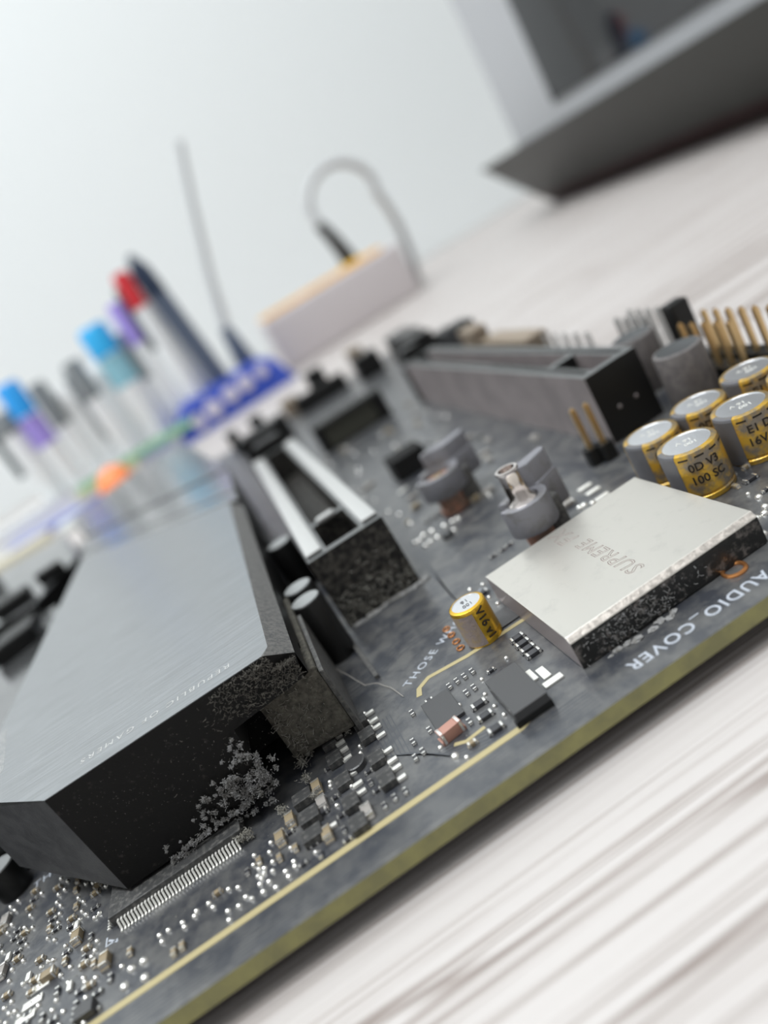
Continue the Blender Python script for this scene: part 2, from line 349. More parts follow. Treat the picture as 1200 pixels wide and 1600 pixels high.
# -- cluster right of the heatsink (two columns of small array chips)
c8 = crop(440, 1080, 220/1200)
def chip_px(quad_c, w, l, h, m='ic', name='chip'):
    p = at(*quad_c, h); return chip(p.x-w/2, p.x+w/2, p.y-l/2, p.y+l/2, h, m, name)
for (cx_, cy_), l in (((650, 235), 2.6), ((715, 355), 2.5), ((800, 555), 2.4), ((885, 730), 2.6)):
    chip_px(c8(cx_, cy_), 1.5, l*.72, 0.75, 'ic_dusty')
for (cx_, cy_) in ((390, 415), (440, 560), (515, 745), (580, 930), (645, 1110)):
    chip_px(c8(cx_, cy_), 1.5, 1.75, 0.75, 'ic_dusty')
for (cx_, cy_) in ((165, 890), (225, 1050), (250, 1200)):
    chip_px(c8(cx_, cy_), 1.9, 1.6, 0.85, 'ic_dusty')
for q in ((750, 185), (785, 250), (810, 305), (848, 375), (905, 505), (945, 590), (980, 652), (1020, 740),
          (500, 440), (530, 500), (560, 570), (600, 705), (650, 790), (680, 860), (430, 1150), (480, 385)):
    putpx('l', *c8(*q))
for q in ((700, 182), (732, 250), (762, 300), (790, 372), (850, 505), (885, 590), (920, 652), (962, 740), (660, 460), (665, 520), (675, 560),
          (405, 765), (410, 800), (560, 660), (590, 800), (620, 862), (460, 885), (465, 965)):
    putpx('d', *c8(*q))
for q, a in (((740, 680), 0), ((755, 775), 90), ((810, 840), 0), ((875, 975), 90), ((1050, 850), 90), ((960, 905), 90), ((505, 1055), 0), ((530, 1180), 90), ((560, 1260), 0), ((455, 900), 0), ((395, 655), 0)):
    putpx('r', *c8(*q), a)
putpx('g', *c8(735, 1030), 90); putpx('g', *c8(350, 960), 90); putpx('C', *c8(400, 1230), 90); putpx('C', *c8(310, 830), 90)
putpx('R', *c8(330, 1040), 0); putpx('C', *c8(85, 1110), 90); putpx('r', *c8(20, 1250), 90)
mb = MB(); mb.lathe([(1.05, 0), (1.05, .55), (0.9, .62)], 20); p = at(*c8(620, 610), .5); part('chip', mb, MT['ic'], MBD, (p.x, p.y, 0), label='small round black component')
# -- cluster between gold capacitor and board edge
c2 = crop(500, 900, 1/3)
d = chip_px((803, 1073), 3.3, 6.6, 1.5, 'ic', 'regulator_chip'); d['label'] = 'black square power chip'
chip(5.7, 9.3, 4.1, 4.6, 0.7, 'plastic', 'chip_foot')
chip_px(c2(570, 620), 3.0, 5.0, 0.35, 'ic', 'chip')
mb = MB(); mb.box(-2.4, 2.4, -2.4, 2.4, 0.05, 0.5)
for q in ((985, 465), (1045, 450)): putpx('L', *c2(*q), 90)
putpx('L', *c2(1090, 485), 0)
for q in ((745, 600), (775, 655), (825, 715)): putpx('R', *c2(*q), 0)
for q in ((770, 550), (815, 605), (860, 645), (755, 480), (600, 610), (650, 600), (870, 380)): putpx('d', *c2(*q))
for q, a in (((605, 515), 90), ((640, 490), 90), ((675, 468), 90), ((712, 445), 90), ((685, 545), 90), ((720, 520), 90), ((800, 440), 0), ((430, 640), 90), ((512, 720), 90), ((435, 775), 90), ((445, 850), 90), ((480, 820), 90), ((700, 680), 90), ((510, 580), 0)):
    putpx('r', *c2(*q), a)
for q in ((925, 290), (950, 315), (975, 340), (1000, 360)): putpx('R', *c2(*q), 0)
p = at(*c2(605, 715), 0.8); put('P', p.x, p.y, 8)
putpx('c', *c2(715, 785)); putpx('D', *c2(630, 840)); putpx('d', *c2(685, 845)); putpx('d', *c2(560, 800))
for q in ((700, 60), (760, 35), (790, 95), (830, 125), (750, 80)): putpx('d', *c2(*q))
putpx('R', *c2(760, 80), 0)
chip_px(c2(860, 190), 3.2, 3.4, 0.15, 'ic', 'chip')
# via rings beside the capacitor
for q in ((592, 248), (615, 275), (638, 306), (658, 336)):
    p = at(*c2(*q), 0.1); mb = MB()
    mb.tube([(0.40*math.cos(a*math.pi/8), 0.40*math.sin(a*math.pi/8), 0.08) for a in range(17)], 0.085, 6); on_board('copper_ring', mb, MT['copper'], loc=(p.x, p.y, 0), smooth=True)
p = at(1147, 890, 0.1); mb = MB(); mb.tube([(1.0*math.cos(a*math.pi/12), 0.95*math.sin(a*math.pi/12), 0.1) for a in range(25)], 0.2, 8); on_board('copper_ring', mb, MT['copper'], loc=(p.x, p.y, 0), smooth=True)
# -- row in front of the flat chip, and the front left field
for (px, py) in ((248, 1460), (252, 1470), (262, 1452), (284, 1440), (287, 1447), (306, 1422), (303, 1430), (325, 1410), (332, 1416), (356, 1388), (355, 1422), (357, 1436), (372, 1414), (383, 1400), (371, 1385), (395, 1350),
                 (405, 1380), (412, 1355), (420, 1330), (425, 1345), (445, 1360), (450, 1368), (460, 1352), (430, 1385), (410, 1392), (440, 1295), (422, 1315), (396, 1335)):
    putpx('d', px, py)
for (px, py, k, a) in ((272, 1488, 'c', 90), (285, 1478, 'c', 90), (204, 1512, 'D', 0), (223, 1500, 'D', 0), (225, 1526, 'D', 0), (193, 1540, 'D', 0), (340, 1395, 'c', 0), (405, 1345, 'c', 90),
                       (386, 1362, 'r', 90), (437, 1340, 'c', 90), (462, 1325, 'c', 90), (440, 1312, 'C', 90), (500, 1335, 'r', 90), (452, 1300, 'r', 0), (490, 1318, 'r', 0)):
    putpx(k, px, py, a)
for (x, y, k, a) in ((-34.3, 7.2, 'r', 0), (-33.2, 7.9, 'r', 90), (-35.2, 8.6, 'c', 0), (-33.8, 10.1, 'C', 90), (-32.2, 8.4, 'd', 0), (-31.4, 9.3, 'c', 90), (-42.9, 8.3, 'C', 90), (-46.2, 11.8, 'C', 0), (-49.5, 13.5, 'g', 90), (-39.9, 13.2, 'C', 0), (-51, 17, 'C', 0), (-45.9, 18.4, 'g', 90), (-37.4, 15.9, 'C', 90), (-49.8, 9.5, 'g', 0)):
    put(k, x, y, a)
rnd = random.Random(3)
for j, x in enumerate((-36.2, -38.6, -41.3, -44.6, -47.6)):          # columns running back at the lower left
    y = 4.6+rnd.random()
    while y < 27+j*0.6:
        k = rnd.choice('rcrdddcr') if j < 4 else rnd.choice('rcdgr')
        if rnd.random() < 0.9: put(k, x+rnd.uniform(-.25, .25), y, rnd.choice((0, 0, 90)), True)
        if rnd.random() < 0.6: put('d', x+rnd.uniform(.7, 1.0), y+.2, 0, True)
        y += rnd.uniform(0.85, 1.5)
chip(-35.9, -34.2, 5.0, 6.4, 0.8, 'ic'); chip(-54.5, -51.5, 14, 18, 1.0, 'ic_dusty')
for q in ((38, 1590), (50, 1565), (62, 1540)): putpx('L', q[0], q[1], 0)
rnd = random.Random(23)
for i in range(34):
    t_ = rnd.random(); px = 395+120*t_+rnd.uniform(-14, 14); py = 1395-95*t_+rnd.uniform(-45, 22)
    p = at(px, py, 0.2)
    if p.y < 5.6 or p.y > 13.2 and p.x < -19 or any(a-.5 < p.x < b+.5 and c-.5 < p.y < d_+.5 for a, b, c, d_ in occupied): continue
    put(rnd.choice('rdrddl'), p.x, p.y, rnd.choice((0, 90)), True)
for i in range(150):
    x = rnd.uniform(-52, -33.8); y = rnd.uniform(5.4, 24)
    if x > -35.5 and y > 11: continue
    put(rnd.choice('ddrrlc'), x, y, rnd.choice((0, 90)), True)
# -- right of the cover, at the frame edge
for q, k, a in (((1140, 745), 'R', 0), ((1165, 730), 'c', 0), ((1150, 760), 'c', 90), ((1185, 715), 'R', 0), ((1168, 770), 'd', 0), ((1185, 775), 'D', 0), ((1195, 790), 'D', 0), ((1182, 808), 'D', 0), ((1192, 832), 'D', 0),
                ((1196, 765), 'r', 0), ((1128, 760), 'r', 0), ((1172, 748), 'R', 0), ((1194, 800), 'D', 0)):
    putpx(k, q[0], q[1], a)
# -- mid board: pads and parts behind, beside the clips
for q in ((913, 760), (926, 766), (940, 775)): putpx('L', *q, 0)
putpx('C', 880, 782, 20); putpx('g', 888, 788, 0)
for q in ((905, 792), (912, 788), (925, 785), (862, 770), (765, 765), (763, 772), (742, 780), (745, 776), (727, 783), (690, 780), (675, 762), (658, 762)): putpx('D', *q)
c6 = crop(600, 660, 1/6)
for q in ((400, 920), (465, 875), (525, 835), (590, 790)): putpx('R', *c6(*q), 90)
for q in ((330, 1100), (385, 1150), (430, 1110), (500, 1070), (445, 1010), (365, 1050), (290, 1120), (650, 1000), (250, 940), (560, 960), (640, 920), (690, 890)): putpx('D', *c6(*q))
putpx('C', *c6(300, 790), 0); putpx('g', *c6(265, 700), 0); putpx('L', *c6(175, 630), 20); putpx('C', *c6(700, 700), 0); putpx('g', *c6(450, 710), 0)
putpx('g', *c6(350, 610), 0); putpx('C', *c6(860, 720), 0); putpx('g', *c6(980, 640), 0); putpx('g', 732, 685, 0); putpx('R', 750, 683, 0)
p = at(*c6(590, 1040), .5); mb = MB(); mb.lathe([(0.9, 0), (0.9, .7), (.7, .8)], 16); part('chip', mb, MT['ic'], MBD, (p.x, p.y, 0))
rnd = random.Random(11)
for i in range(46):                                   # parts scattered between the slots further back
    x = rnd.uniform(12, 38); y = rnd.uniform(62, 138)
    if 14 < x < 26 and y < 80: continue
    put(rnd.choice('CgRDDc'), x, y, rnd.choice((0, 90)))
for q in ((770, 868), (785, 858), (795, 850)): putpx('r', *q, 0)

# -- flat many-legged chip under the heatsink
Q = empty_q = part('flat_chip', (lambda m: (m.box(-33.3, -19.6, 13.7, 27.2, 0.25, 1.35), m)[1])(MB()), MT['ic_dusty'], MBD, bevel=0.1, label='flat square chip with fine legs on all sides')
mb = MB()
mb.box(-0.09, 0.09, -0.82, -0.45, 0.0, 0.14); mb.poly([(-0.09, -.55, .14), (.09, -.55, .14), (.09, -.25, .80), (-.09, -.25, .80)]); mb.poly([(-0.09, -.45, .1), (-.09, -.15, .7), (.09, -.15, .7), (.09, -.45, .1)]); mb.box(-0.09, 0.09, -0.27, 0.12, 0.70, 0.82)
legm = mesh('lead', mb, MT['solder_dull'])
N = 36
for i in range(N):
    link('lead', legm, Q, (-32.6+i*(12.2/(N-1)), 13.60, 0.0), 0)
for i in range(30):
    link('lead', legm, Q, (-33.4, 14.3+i*0.36, 0.0), R(-90))
mb = MB(); mb.strip([(-34.0, 12.9), (-33.0, 12.0)], .2, 0, .02); mb.strip([(-34.2, 13.4), (-34.2, 12.3), (-33.0, 12.3)], 0.18, 0, 0.02)
on_board('printed_mark', mb, MT['print'])

# ---- M.2 heatsink
HZ = 13.3
HS = part('heatsink', (lambda m: m)(MB()), MT['heatsink'], MBD) if False else None
outline = [(-31.5, 15.5), (-9.3, 15.8), (-7.3, 16.6), (-7.3, 119.0), (-43.6, 136.0), (-42.6, 26.5)]
mb = MB()
def ring(mb, lo, hi, mi):
    n = len(lo)
    for i in range(n):
        j = (i+1) % n; mb.poly([lo[i], lo[j], hi[j], hi[i]], mi[i] if isinstance(mi, (list, tuple)) else mi)
topo = [(-31.5, 15.5, HZ), (-9.5, 15.8, HZ), (-8.7, 17.0, HZ), (-8.7, 86.5, HZ), (-43.6, 121.0, HZ), (-42.6, 26.5, HZ)]
mid = [(-31.5, 15.45, HZ-.05), (-9.3, 15.7, HZ-.05), (-6.9, 16.2, HZ-1.6), (-6.9, 85.5, HZ-1.6), (-43.9, 121.2, HZ-.5), (-43.0, 26.5, HZ-.5)]
mb.poly(topo, 0); ring(mb, mid, topo, [1, 3, 3, 1, 1, 1])
# front face: polygon with the notch at its lower right
zb = 1.75
fl = (-31.3, 15.4)
mb.poly([(-31.5, 15.45, HZ-.05), (-31.1, 15.4, zb), (-18.6, 15.5, zb), (-15.6, 15.6, 5.2), (-15.2, 15.6, 8.9), (-7.5, 15.9, 9.3), (-6.9, 16.2, HZ-1.6), (-9.3, 15.7, HZ-.05)], 1)
# notch walls
nd = 8.0
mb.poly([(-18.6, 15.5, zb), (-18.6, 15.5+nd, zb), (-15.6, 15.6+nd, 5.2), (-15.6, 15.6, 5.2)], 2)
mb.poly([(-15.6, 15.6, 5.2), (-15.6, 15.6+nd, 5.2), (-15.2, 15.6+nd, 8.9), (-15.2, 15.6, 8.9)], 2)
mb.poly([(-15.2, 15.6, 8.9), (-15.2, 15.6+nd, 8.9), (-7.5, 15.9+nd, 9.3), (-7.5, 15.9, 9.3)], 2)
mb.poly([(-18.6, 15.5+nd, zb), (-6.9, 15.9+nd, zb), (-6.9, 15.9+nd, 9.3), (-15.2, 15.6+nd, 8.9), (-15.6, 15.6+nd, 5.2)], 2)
mb.poly([(-7.5, 15.9, 9.3), (-7.5, 23.9, 9.3), (-6.9, 24.2, 9.3), (-6.9, 16.2, 9.3)], 1)
# right side, corner facet, left, back, bottom
mb.poly([(-6.9, 16.2, 9.3), (-6.9, 24.2, 9.3), (-6.9, 24.2, zb), (-6.9, 85.5, zb), (-6.9, 85.5, HZ-1.6), (-6.9, 16.2, HZ-1.6)], 1)
mb.poly([(-43.0, 26.5, HZ-.5), (-42.8, 26.5, 4.5), (-31.1, 15.4, zb), (-31.5, 15.45, HZ-.05)], 4)
mb.poly([(-43.0, 26.5, HZ-.5), (-43.9, 121.2, HZ-.5), (-43.9, 121.2, 4.5), (-42.8, 26.5, 4.5)], 1)
mb.poly([(-43.9, 121.2, HZ-.5), (-6.9, 85.5, HZ-1.6), (-6.9, 85.5, zb), (-43.9, 121.2, 4.5)], 1)
mb.poly([(-31.1, 15.4, zb), (-42.8, 26.5, 4.5), (-43.9, 121.2, 4.5), (-6.9, 85.5, zb), (-6.9, 24.2, zb), (-18.6, 15.5+nd, zb), (-18.6, 15.5, zb)], 1)
MT['facet'] = mat('dusty_anodised_facet', (0.028, 0.029, 0.032), 0.5, col2=(0.05, 0.051, 0.054), cscale=0.6, bump=0.5, bscale=6, spec=0.6)
HS = link('heatsink', mesh('heatsink', mb, [MT['heatsink'], MT['heat_side'], MT['cavity'], MT['heat_bevel'], MT['facet']]), MBD, label='flat brushed aluminium heatsink, wall sheen painted grey on top, with a dusty black front')
text_flat('REPUBLIC OF GAMERS', 1.25, (-20.5, 18.5, HZ+.004), math.pi, MT['steel'], HS, bold=0.0, space=1.32)
text_flat('REPUBLIC OF GAMERS', 1.2, (-40.6, 35.0, HZ+.004), R(102), MT['steel'], HS, space=1.1)
# inner dusty block under the overhang and outer flange
mb = MB(); mb.prism([(-13.0, 19.2), (-6.3, 18.2), (-6.3, 40), (-13.0, 40)], 0.9, 8.6)
part('heatsink_base', mb, MT['heat_dust'], MBD, bevel=0.3, label='dust-felted lower block of the heatsink')
mb = MB(); mb.prism([(-6.25, 17.6), (-5.75, 17.3), (-5.75, 33.3), (-6.25, 33.3)], 0.0, 8.2)
part('side_flange', mb, MT['heat_bevel'], MBD, bevel=0.12, label='thin grey upright flange')
# rear plates: continues to the far edge
def plate(name, pts, z0, z1, label=None, mats=None):
    mb = MB(); mb.prism(pts, z0, z1, 1, 0); return part(name, mb, mats or [MT['heatsink'], MT['plastic']], MBD, bevel=0.35, label=label)
MT['plate2'] = mat('satin_grey_plate', (0.40, 0.405, 0.415), 0.18, 0.9, bump=0.1)
MT['plate3'] = mat('dark_glossy_plate', (0.30, 0.30, 0.31), 0.16, 0.8, col2=(0.16, 0.17, 0.17), cscale=0.04)
plate('chipset_cover', [(-44.2, 122.8), (-7.1, 88.0), (-7.1, 94.5), (-44.8, 129.5)], 1, HZ-.25, 'narrow strip behind the heatsink', [MT['plate2'], MT['plate3']])
plate('chipset_cover', [(-45.0, 131.0), (-7.1, 96.5), (-7.1, 121.0), (-46.0, 149.0)], 1, HZ-.2, 'angled grey strip across the middle', [MT['plate2'], MT['plastic']])
plate('chipset_cover', [(-46.5, 152.5), (-7.4, 125.0), (-19.0, 226), (-33, 240), (-60, 206)], 1, HZ-.1, 'wide rear grey plate', [MT['plate2'], MT['plastic']])
plate('power_heatsink', [(-100, 34), (-45.8, 34), (-47.5, 96), (-52, 118), (-105, 118)], 1, 8.6, 'low dark plate left of the heatsink', [MT['plate3'], MT['plastic']])
plate('power_heatsink', [(-110, 124), (-58, 124), (-51, 150), (-64, 205), (-110, 215)], 1, 10.5, 'rear low plate', [MT['plate3'], MT['plastic']])
# dark lumps on the low plates
for (x, y, w, l, z, h) in ((-56, 100, 8, 13, 8.6, 3.4), (-63, 131, 8, 9, 10.5, 3), (-55, 138, 7, 3, 10.5, 3.2), (-92, 205, 8, 5, 10.5, 8)):
    mb = MB(); mb.prism([(x-w/2, y-l/2), (x+w/2, y-l*.2), (x+w*.4, y+l/2), (x-w*.5, y+l*.3)], z, z+h); part('cover_block', mb, MT['plastic'], MBD, bevel=.8)
# black parts under the left chamfer
for (x, y, r, h) in ((-47.6, 31.0, 2.2, 5.0), (-44.6, 33.6, 2.0, 4.6), (-51.5, 27.5, 2.4, 5.2)):
    pass
def can(x, y, r, h, kind, rz=0.0, seg=40, parent=MBD, z0=0.0, name='capacitor', label=None):
    mb = MB(); g = r*0.10
    if kind == 'gold':
        prof = [(r*.97, 0), (r, 0.15), (r, 0.55), (r*.94, 0.72), (r, 0.9), (r, h-0.35), (r*.97, h-0.12), (r*.86, h), (r*.80, h), (r*.79, h-0.06), (r*.3, h-0.05), (0.02, h-0.05)]
        mats = [0]*8+[1]*3
    else:
        prof = [(r*.97, 0), (r, 0.15), (r, h-0.35), (r*.96, h-.1), (r*.86, h), (r*.8, h-.05), (0.02, h-.05)]
        mats = [0, 0, 0, 0, 1, 1]
    mb.lathe(prof, seg, mats=mats)
    if kind == 'gold': m = [MT['cap_gold'] if seg == 41 else MT['cap_dusty'], MT['cap_top']]
    elif kind == 'black': m = [MT['cap_black'], MT['cap_black_top']]
    else: m = [MT['cap_grey'], MT['cap_grey_top']]
    return part(name, mb, m, parent, (x, y, z0), rz, smooth=True, label=label)
c = can(-4.55, 36.0, 2.05, 8.4, 'black', label='tall black capacitor against the first slot')
c = can(-4.75, 40.9, 2.05, 8.6, 'black', label='tall black capacitor just behind the nearest black one')
c = can(-4.6, 64.5, 2.1, 8.2, 'black', label='black capacitor deep between heatsink and slot')
for i, (x, y) in enumerate(((-51.6, 35.5), (-47.5, 31.8), (-52.5, 29.0))):
    can(x, y, 1.9, 3.6+.6*(i == 0), 'black', label='short black can under the heatsink corner')
c = can(52.0, 39.6, 3.2, 8.2, 'grey', label='dusty charcoal capacitor behind the gold ones')
c = can(55.0, 54.5, 3.2, 8.4, 'grey', label='black capacitor beside the second slot')
# gold capacitors on the right
def gold_big(x, y, ang, s):
    g = can(x, y, 3.15, 5.7, 'gold')
    # grey polarity stripe as a thin curved band on the sleeve and rim
    mb = MB(); n = 10; a0 = R(172); a1_ = R(222)
    for i in range(n):
        A, B = a0+(a1_-a0)*i/n, a0+(a1_-a0)*(i+1)/n
        for (r0, z0, r1, z1) in ((3.17, 0.2, 3.17, 5.36), (3.17, 5.36, 3.08, 5.62), (3.08, 5.62, 2.56, 5.73)):
            mb.poly([(r0*math.cos(A), r0*math.sin(A), z0), (r0*math.cos(B), r0*math.sin(B), z0), (r1*math.cos(B), r1*math.sin(B), z1), (r1*math.cos(A), r1*math.sin(A), z1)])
    part('polarity_stripe', mb, MT['cap_stripe'], g, rz=ang)
    # square black marks along the rim, and two lines of print
    mb = MB()
    for a in (228, 258, 288, 318):
        for i in range(4):
            A, B = R(a+i*4.5), R(a+(i+1)*4.5)
            mb.poly([(3.175*math.cos(A), 3.175*math.sin(A), 5.0), (3.175*math.cos(B), 3.175*math.sin(B), 5.0), (3.175*math.cos(B), 3.175*math.sin(B), 5.2), (3.175*math.cos(A), 3.175*math.sin(A), 5.2)])
    part('sleeve_mark', mb, MT['ink'], g, rz=ang)
    text_round(s[0], 1.25, 3.15, 4.0, R(270)+ang, MT['ink'], g, bold=0.02)
    text_round(s[1], 1.25, 3.15, 2.55, R(270)+ang, MT['ink'], g, bold=0.02)
    text_flat('16 V', 0.95, (0, 0.45, 5.68), math.pi*.9, MT['solder_dull'], g, name='stamped_lettering'); text_flat('100', 0.95, (0.1, -.7, 5.68), math.pi*.9, MT['solder_dull'], g, name='stamped_lettering')
    return g
for i, (x, y) in enumerate(((37.5, 20.0), (44.7, 20.2), (37.8, 27.1), (44.3, 26.9), (51.4, 27.0), (52.0, 20.0))):
    g = gold_big(x, y, R(-14+5*(i % 3)), (('0D V3', '100 SC'), ('E1 D8', '16V 5C'), ('0D V3', '100 SC'))[i % 3])
    g['label'] = 'gold-sleeved capacitor with silver top'
# single small gold capacitor
g = can(9.35, 20.2, 1.98, 4.35, 'gold', seg=41, label='small gold capacitor standing alone')
text_round('V16 v1', 1.3, 1.98, 2.25, R(284), MT['ink'], g, down=True, bold=0.02)
mb = MB()
for i in range(12):
    A, B = R(165+i*8), R(173+i*8)
    mb.poly([(2.0*math.cos(A), 2.0*math.sin(A), .2), (2.0*math.cos(B), 2.0*math.sin(B), .2), (2.0*math.cos(B), 2.0*math.sin(B), 3.9), (2.0*math.cos(A), 2.0*math.sin(A), 3.9)])
MT['stripe_dusty'] = mat('dusty_mauve_stripe', (0.33, 0.27, 0.25), 0.6, col2=(0.42, 0.30, 0.12), cscale=0.8, c0=.45, c1=.75, bump=.5, bscale=4)
part('polarity_stripe', mb, MT['stripe_dusty'], g)
text_flat('16', 0.9, (0, 0.5, 4.33), math.pi, MT['cap_stripe'], g, name='stamped_lettering'); text_flat('100', 0.8, (0, -.5, 4.33), math.pi, MT['cap_stripe'], g, name='stamped_lettering')

# ---- expansion slots
def slot(x0, x1, y0, y1, h, armoured, label):
    w = x1-x0
    mb = MB()
    s = 0.9 if not armoured else 0.5        # end walls
    # U shaped body: floor, two side walls, two ends, centre pit
    rail = w*0.27
    mb.box(x0, x0+rail, y0, y1, 0, h, 1, 2); mb.box(x1-rail, x1, y0, y1, 0, h, 1, 2)
    mb.box(x0+rail, x1-rail, y0, y0+1.4, 0, h, 0, 2); mb.box(x0+rail, x1-rail, y1-1.4, y1, 0, h, 0, 2)
    mb.box(x0+rail, x1-rail, y0+1.4, y1-1.4, 0, h*0.3, 0)
    mb.box(x0+rail, x1-rail, y0+13.2, y0+14.8, 0, h-.05, 0, 2)
    b = part('expansion_slot', mb, [MT['plastic_dusty'] if armoured else MT['plastic'], MT['plastic_dusty'] if armoured else MT['slot_side'], MT['slot_top']], MBD, label=label)
    # front face skin stays dusty/dark
    mb = MB(); mb.box(x0+.02, x1-.02, y0-.05, y0, 0.1, h-.08)
    part('slot_end', mb, MT['plastic_dusty'] if armoured else MT['plastic'], b)
    if armoured:
        for (a, c) in ((x0+0.15, x0+rail-.5), (x1-rail+.5, x1-.15)):
            mb = MB(); mb.box(a, c, y0+1.75, y1-1, h-1.6, h+.35); part('steel_rail', mb, MT['steel'], b, bevel=.2, smooth=True, label='bright steel rail')
            mb = MB(); mb.box(a+.1, c-.1, y0+.95, y0+1.72, h-.02, h+.1); part('rail_slit', mb, MT['cavity'], b)
        mb = MB(); mb.box(x0+rail+1.0, x1-rail-1.2, y0+12.6, y0+14.2, h-.2, h+.6); part('key', mb, MT['steel'], b, bevel=.3, label='bright key bridge')
    else:
        for k in range(36):                       # spring contacts lining the slot
            y = y0+2.2+k*1.0
            if 12.4 < y-y0 < 15.4: continue
            mb = MB(); mb.box(x0+rail-.9, x0+rail+.25, y, y+.35, h-.35, h+.02); part('contact', mb, MT['plastic'], b) if k else None
        mb = MB(); mb.box(x0+rail*.35, x0+rail*.8, y0+1.6, y1-2, h-.02, h+.03); mb.box(x1-rail*.8, x1-rail*.35, y0+1.6, y1-2, h-.02, h+.03); part('contact_channel', mb, MT['plastic'], b)
        for x in (x0+w*.35, x0+w*.68):
            mb = MB(); mb.lathe([(.3, 0), (.25, .12), (.05, .18)], 12)
            me = mesh('end_rivet', mb, MT['slot_side'], smooth=True)
            o = link('end_rivet', me, b, (x, y0-.05, h*.42)); o.rotation_euler = (R(90), 0, 0)
    return b
s1 = slot(-2.1, 8.7, 41.7, 128.0, 10.05, True, 'wider slot with bright steel rails and dusty end')
s2 = slot(40.8, 48.9, 43.4, 132.5, 10.15, False, 'long dark slot with a smooth side painted mauve-grey for grazing light')
# latch at the far end of the slots
for (x0, x1, y) in ((-2.6, 9.2, 128.2), (40.2, 49.5, 132.7)):
    mb = MB(); mb.box(x0, x1, y, y+3, 0, 9); mb.prism([(x0+2, y+3), (x1-2, y+3), (x1-3, y+9), (x0+3, y+9)], 4, 12.5); part('slot_latch', mb, MT['plastic'], MBD, bevel=.5)
# thin strip standing in for a dusty ridge at the slot foot
mb = MB(); mb.strip([(-3.0, 41.3), (-2.5, 32), (-2.2, 25.5)], 0.5, 0.0, 0.5); part('dusty_rib', mb, MT['heat_bevel'], MBD)

# ---- audio cover
mb = MB(); x0, x1, y0, y1, h = 13.25, 33.1, 5.85, 25.0, 3.25
mb.poly([(x0, y0+.55, h), (x1, y0+.55, h), (x1, y1, h), (x0, y1, h)], 0)
mb.poly([(x0, y0, h-.45), (x1, y0, h-.45), (x1, y0+.55, h), (x0, y0+.55, h)], 1)
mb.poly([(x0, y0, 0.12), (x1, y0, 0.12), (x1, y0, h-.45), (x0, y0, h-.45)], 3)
mb.poly([(x0, y1, 0.1), (x0, y0, 0.1), (x0, y0, h-.45), (x0, y0+.55, h), (x0, y1, h)], 2)
mb.poly([(x1, y0, 0.1), (x1, y1, 0.1), (x1, y1, h), (x1, y0+.55, h), (x1, y0, h-.45)], 2)
mb.poly([(x1, y1, 0.1), (x0, y1, 0.1), (x0, y1, h), (x1, y1, h)], 2)
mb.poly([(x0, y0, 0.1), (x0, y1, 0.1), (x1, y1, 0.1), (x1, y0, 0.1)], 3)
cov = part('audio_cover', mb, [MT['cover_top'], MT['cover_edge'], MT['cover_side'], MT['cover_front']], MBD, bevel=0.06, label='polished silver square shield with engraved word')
# engraved lettering drawn as outlines
def outline_text(s, size, loc, ang, m, parent, r=0.045, space=1.1, shear=0.0):
    cu = bpy.data.curves.new('engraved_lettering', 'FONT'); cu.body = s; cu.size = size; cu.fill_mode = 'NONE'; cu.bevel_depth = r; cu.bevel_resolution = 0
    cu.align_x = 'CENTER'; cu.align_y = 'CENTER'; cu.space_character = space; cu.resolution_u = 2; cu.shear = shear
    o = bpy.data.objects.new('tmp', cu); COL.objects.link(o); dg = bpy.context.evaluated_depsgraph_get(); dg.update()
    me = bpy.data.meshes.new_from_object(o.evaluated_get(dg)); bpy.data.objects.remove(o)
    me.name = 'engraved_lettering'; me.materials.clear(); me.materials.append(m)
    for v in me.vertices: v.co *= MM; v.co.z *= 0.4
    return link('engraved_lettering', me, parent, loc, ang)
outline_text('SUPREME', 2.3, (22.6, 13.8, h), R(90), MT['engrave'], cov, space=1.15, shear=.2)
outline_text('FX', 2.9, (22.2, 22.2, h), R(90), MT['engrave'], cov, space=1.1, shear=.2)

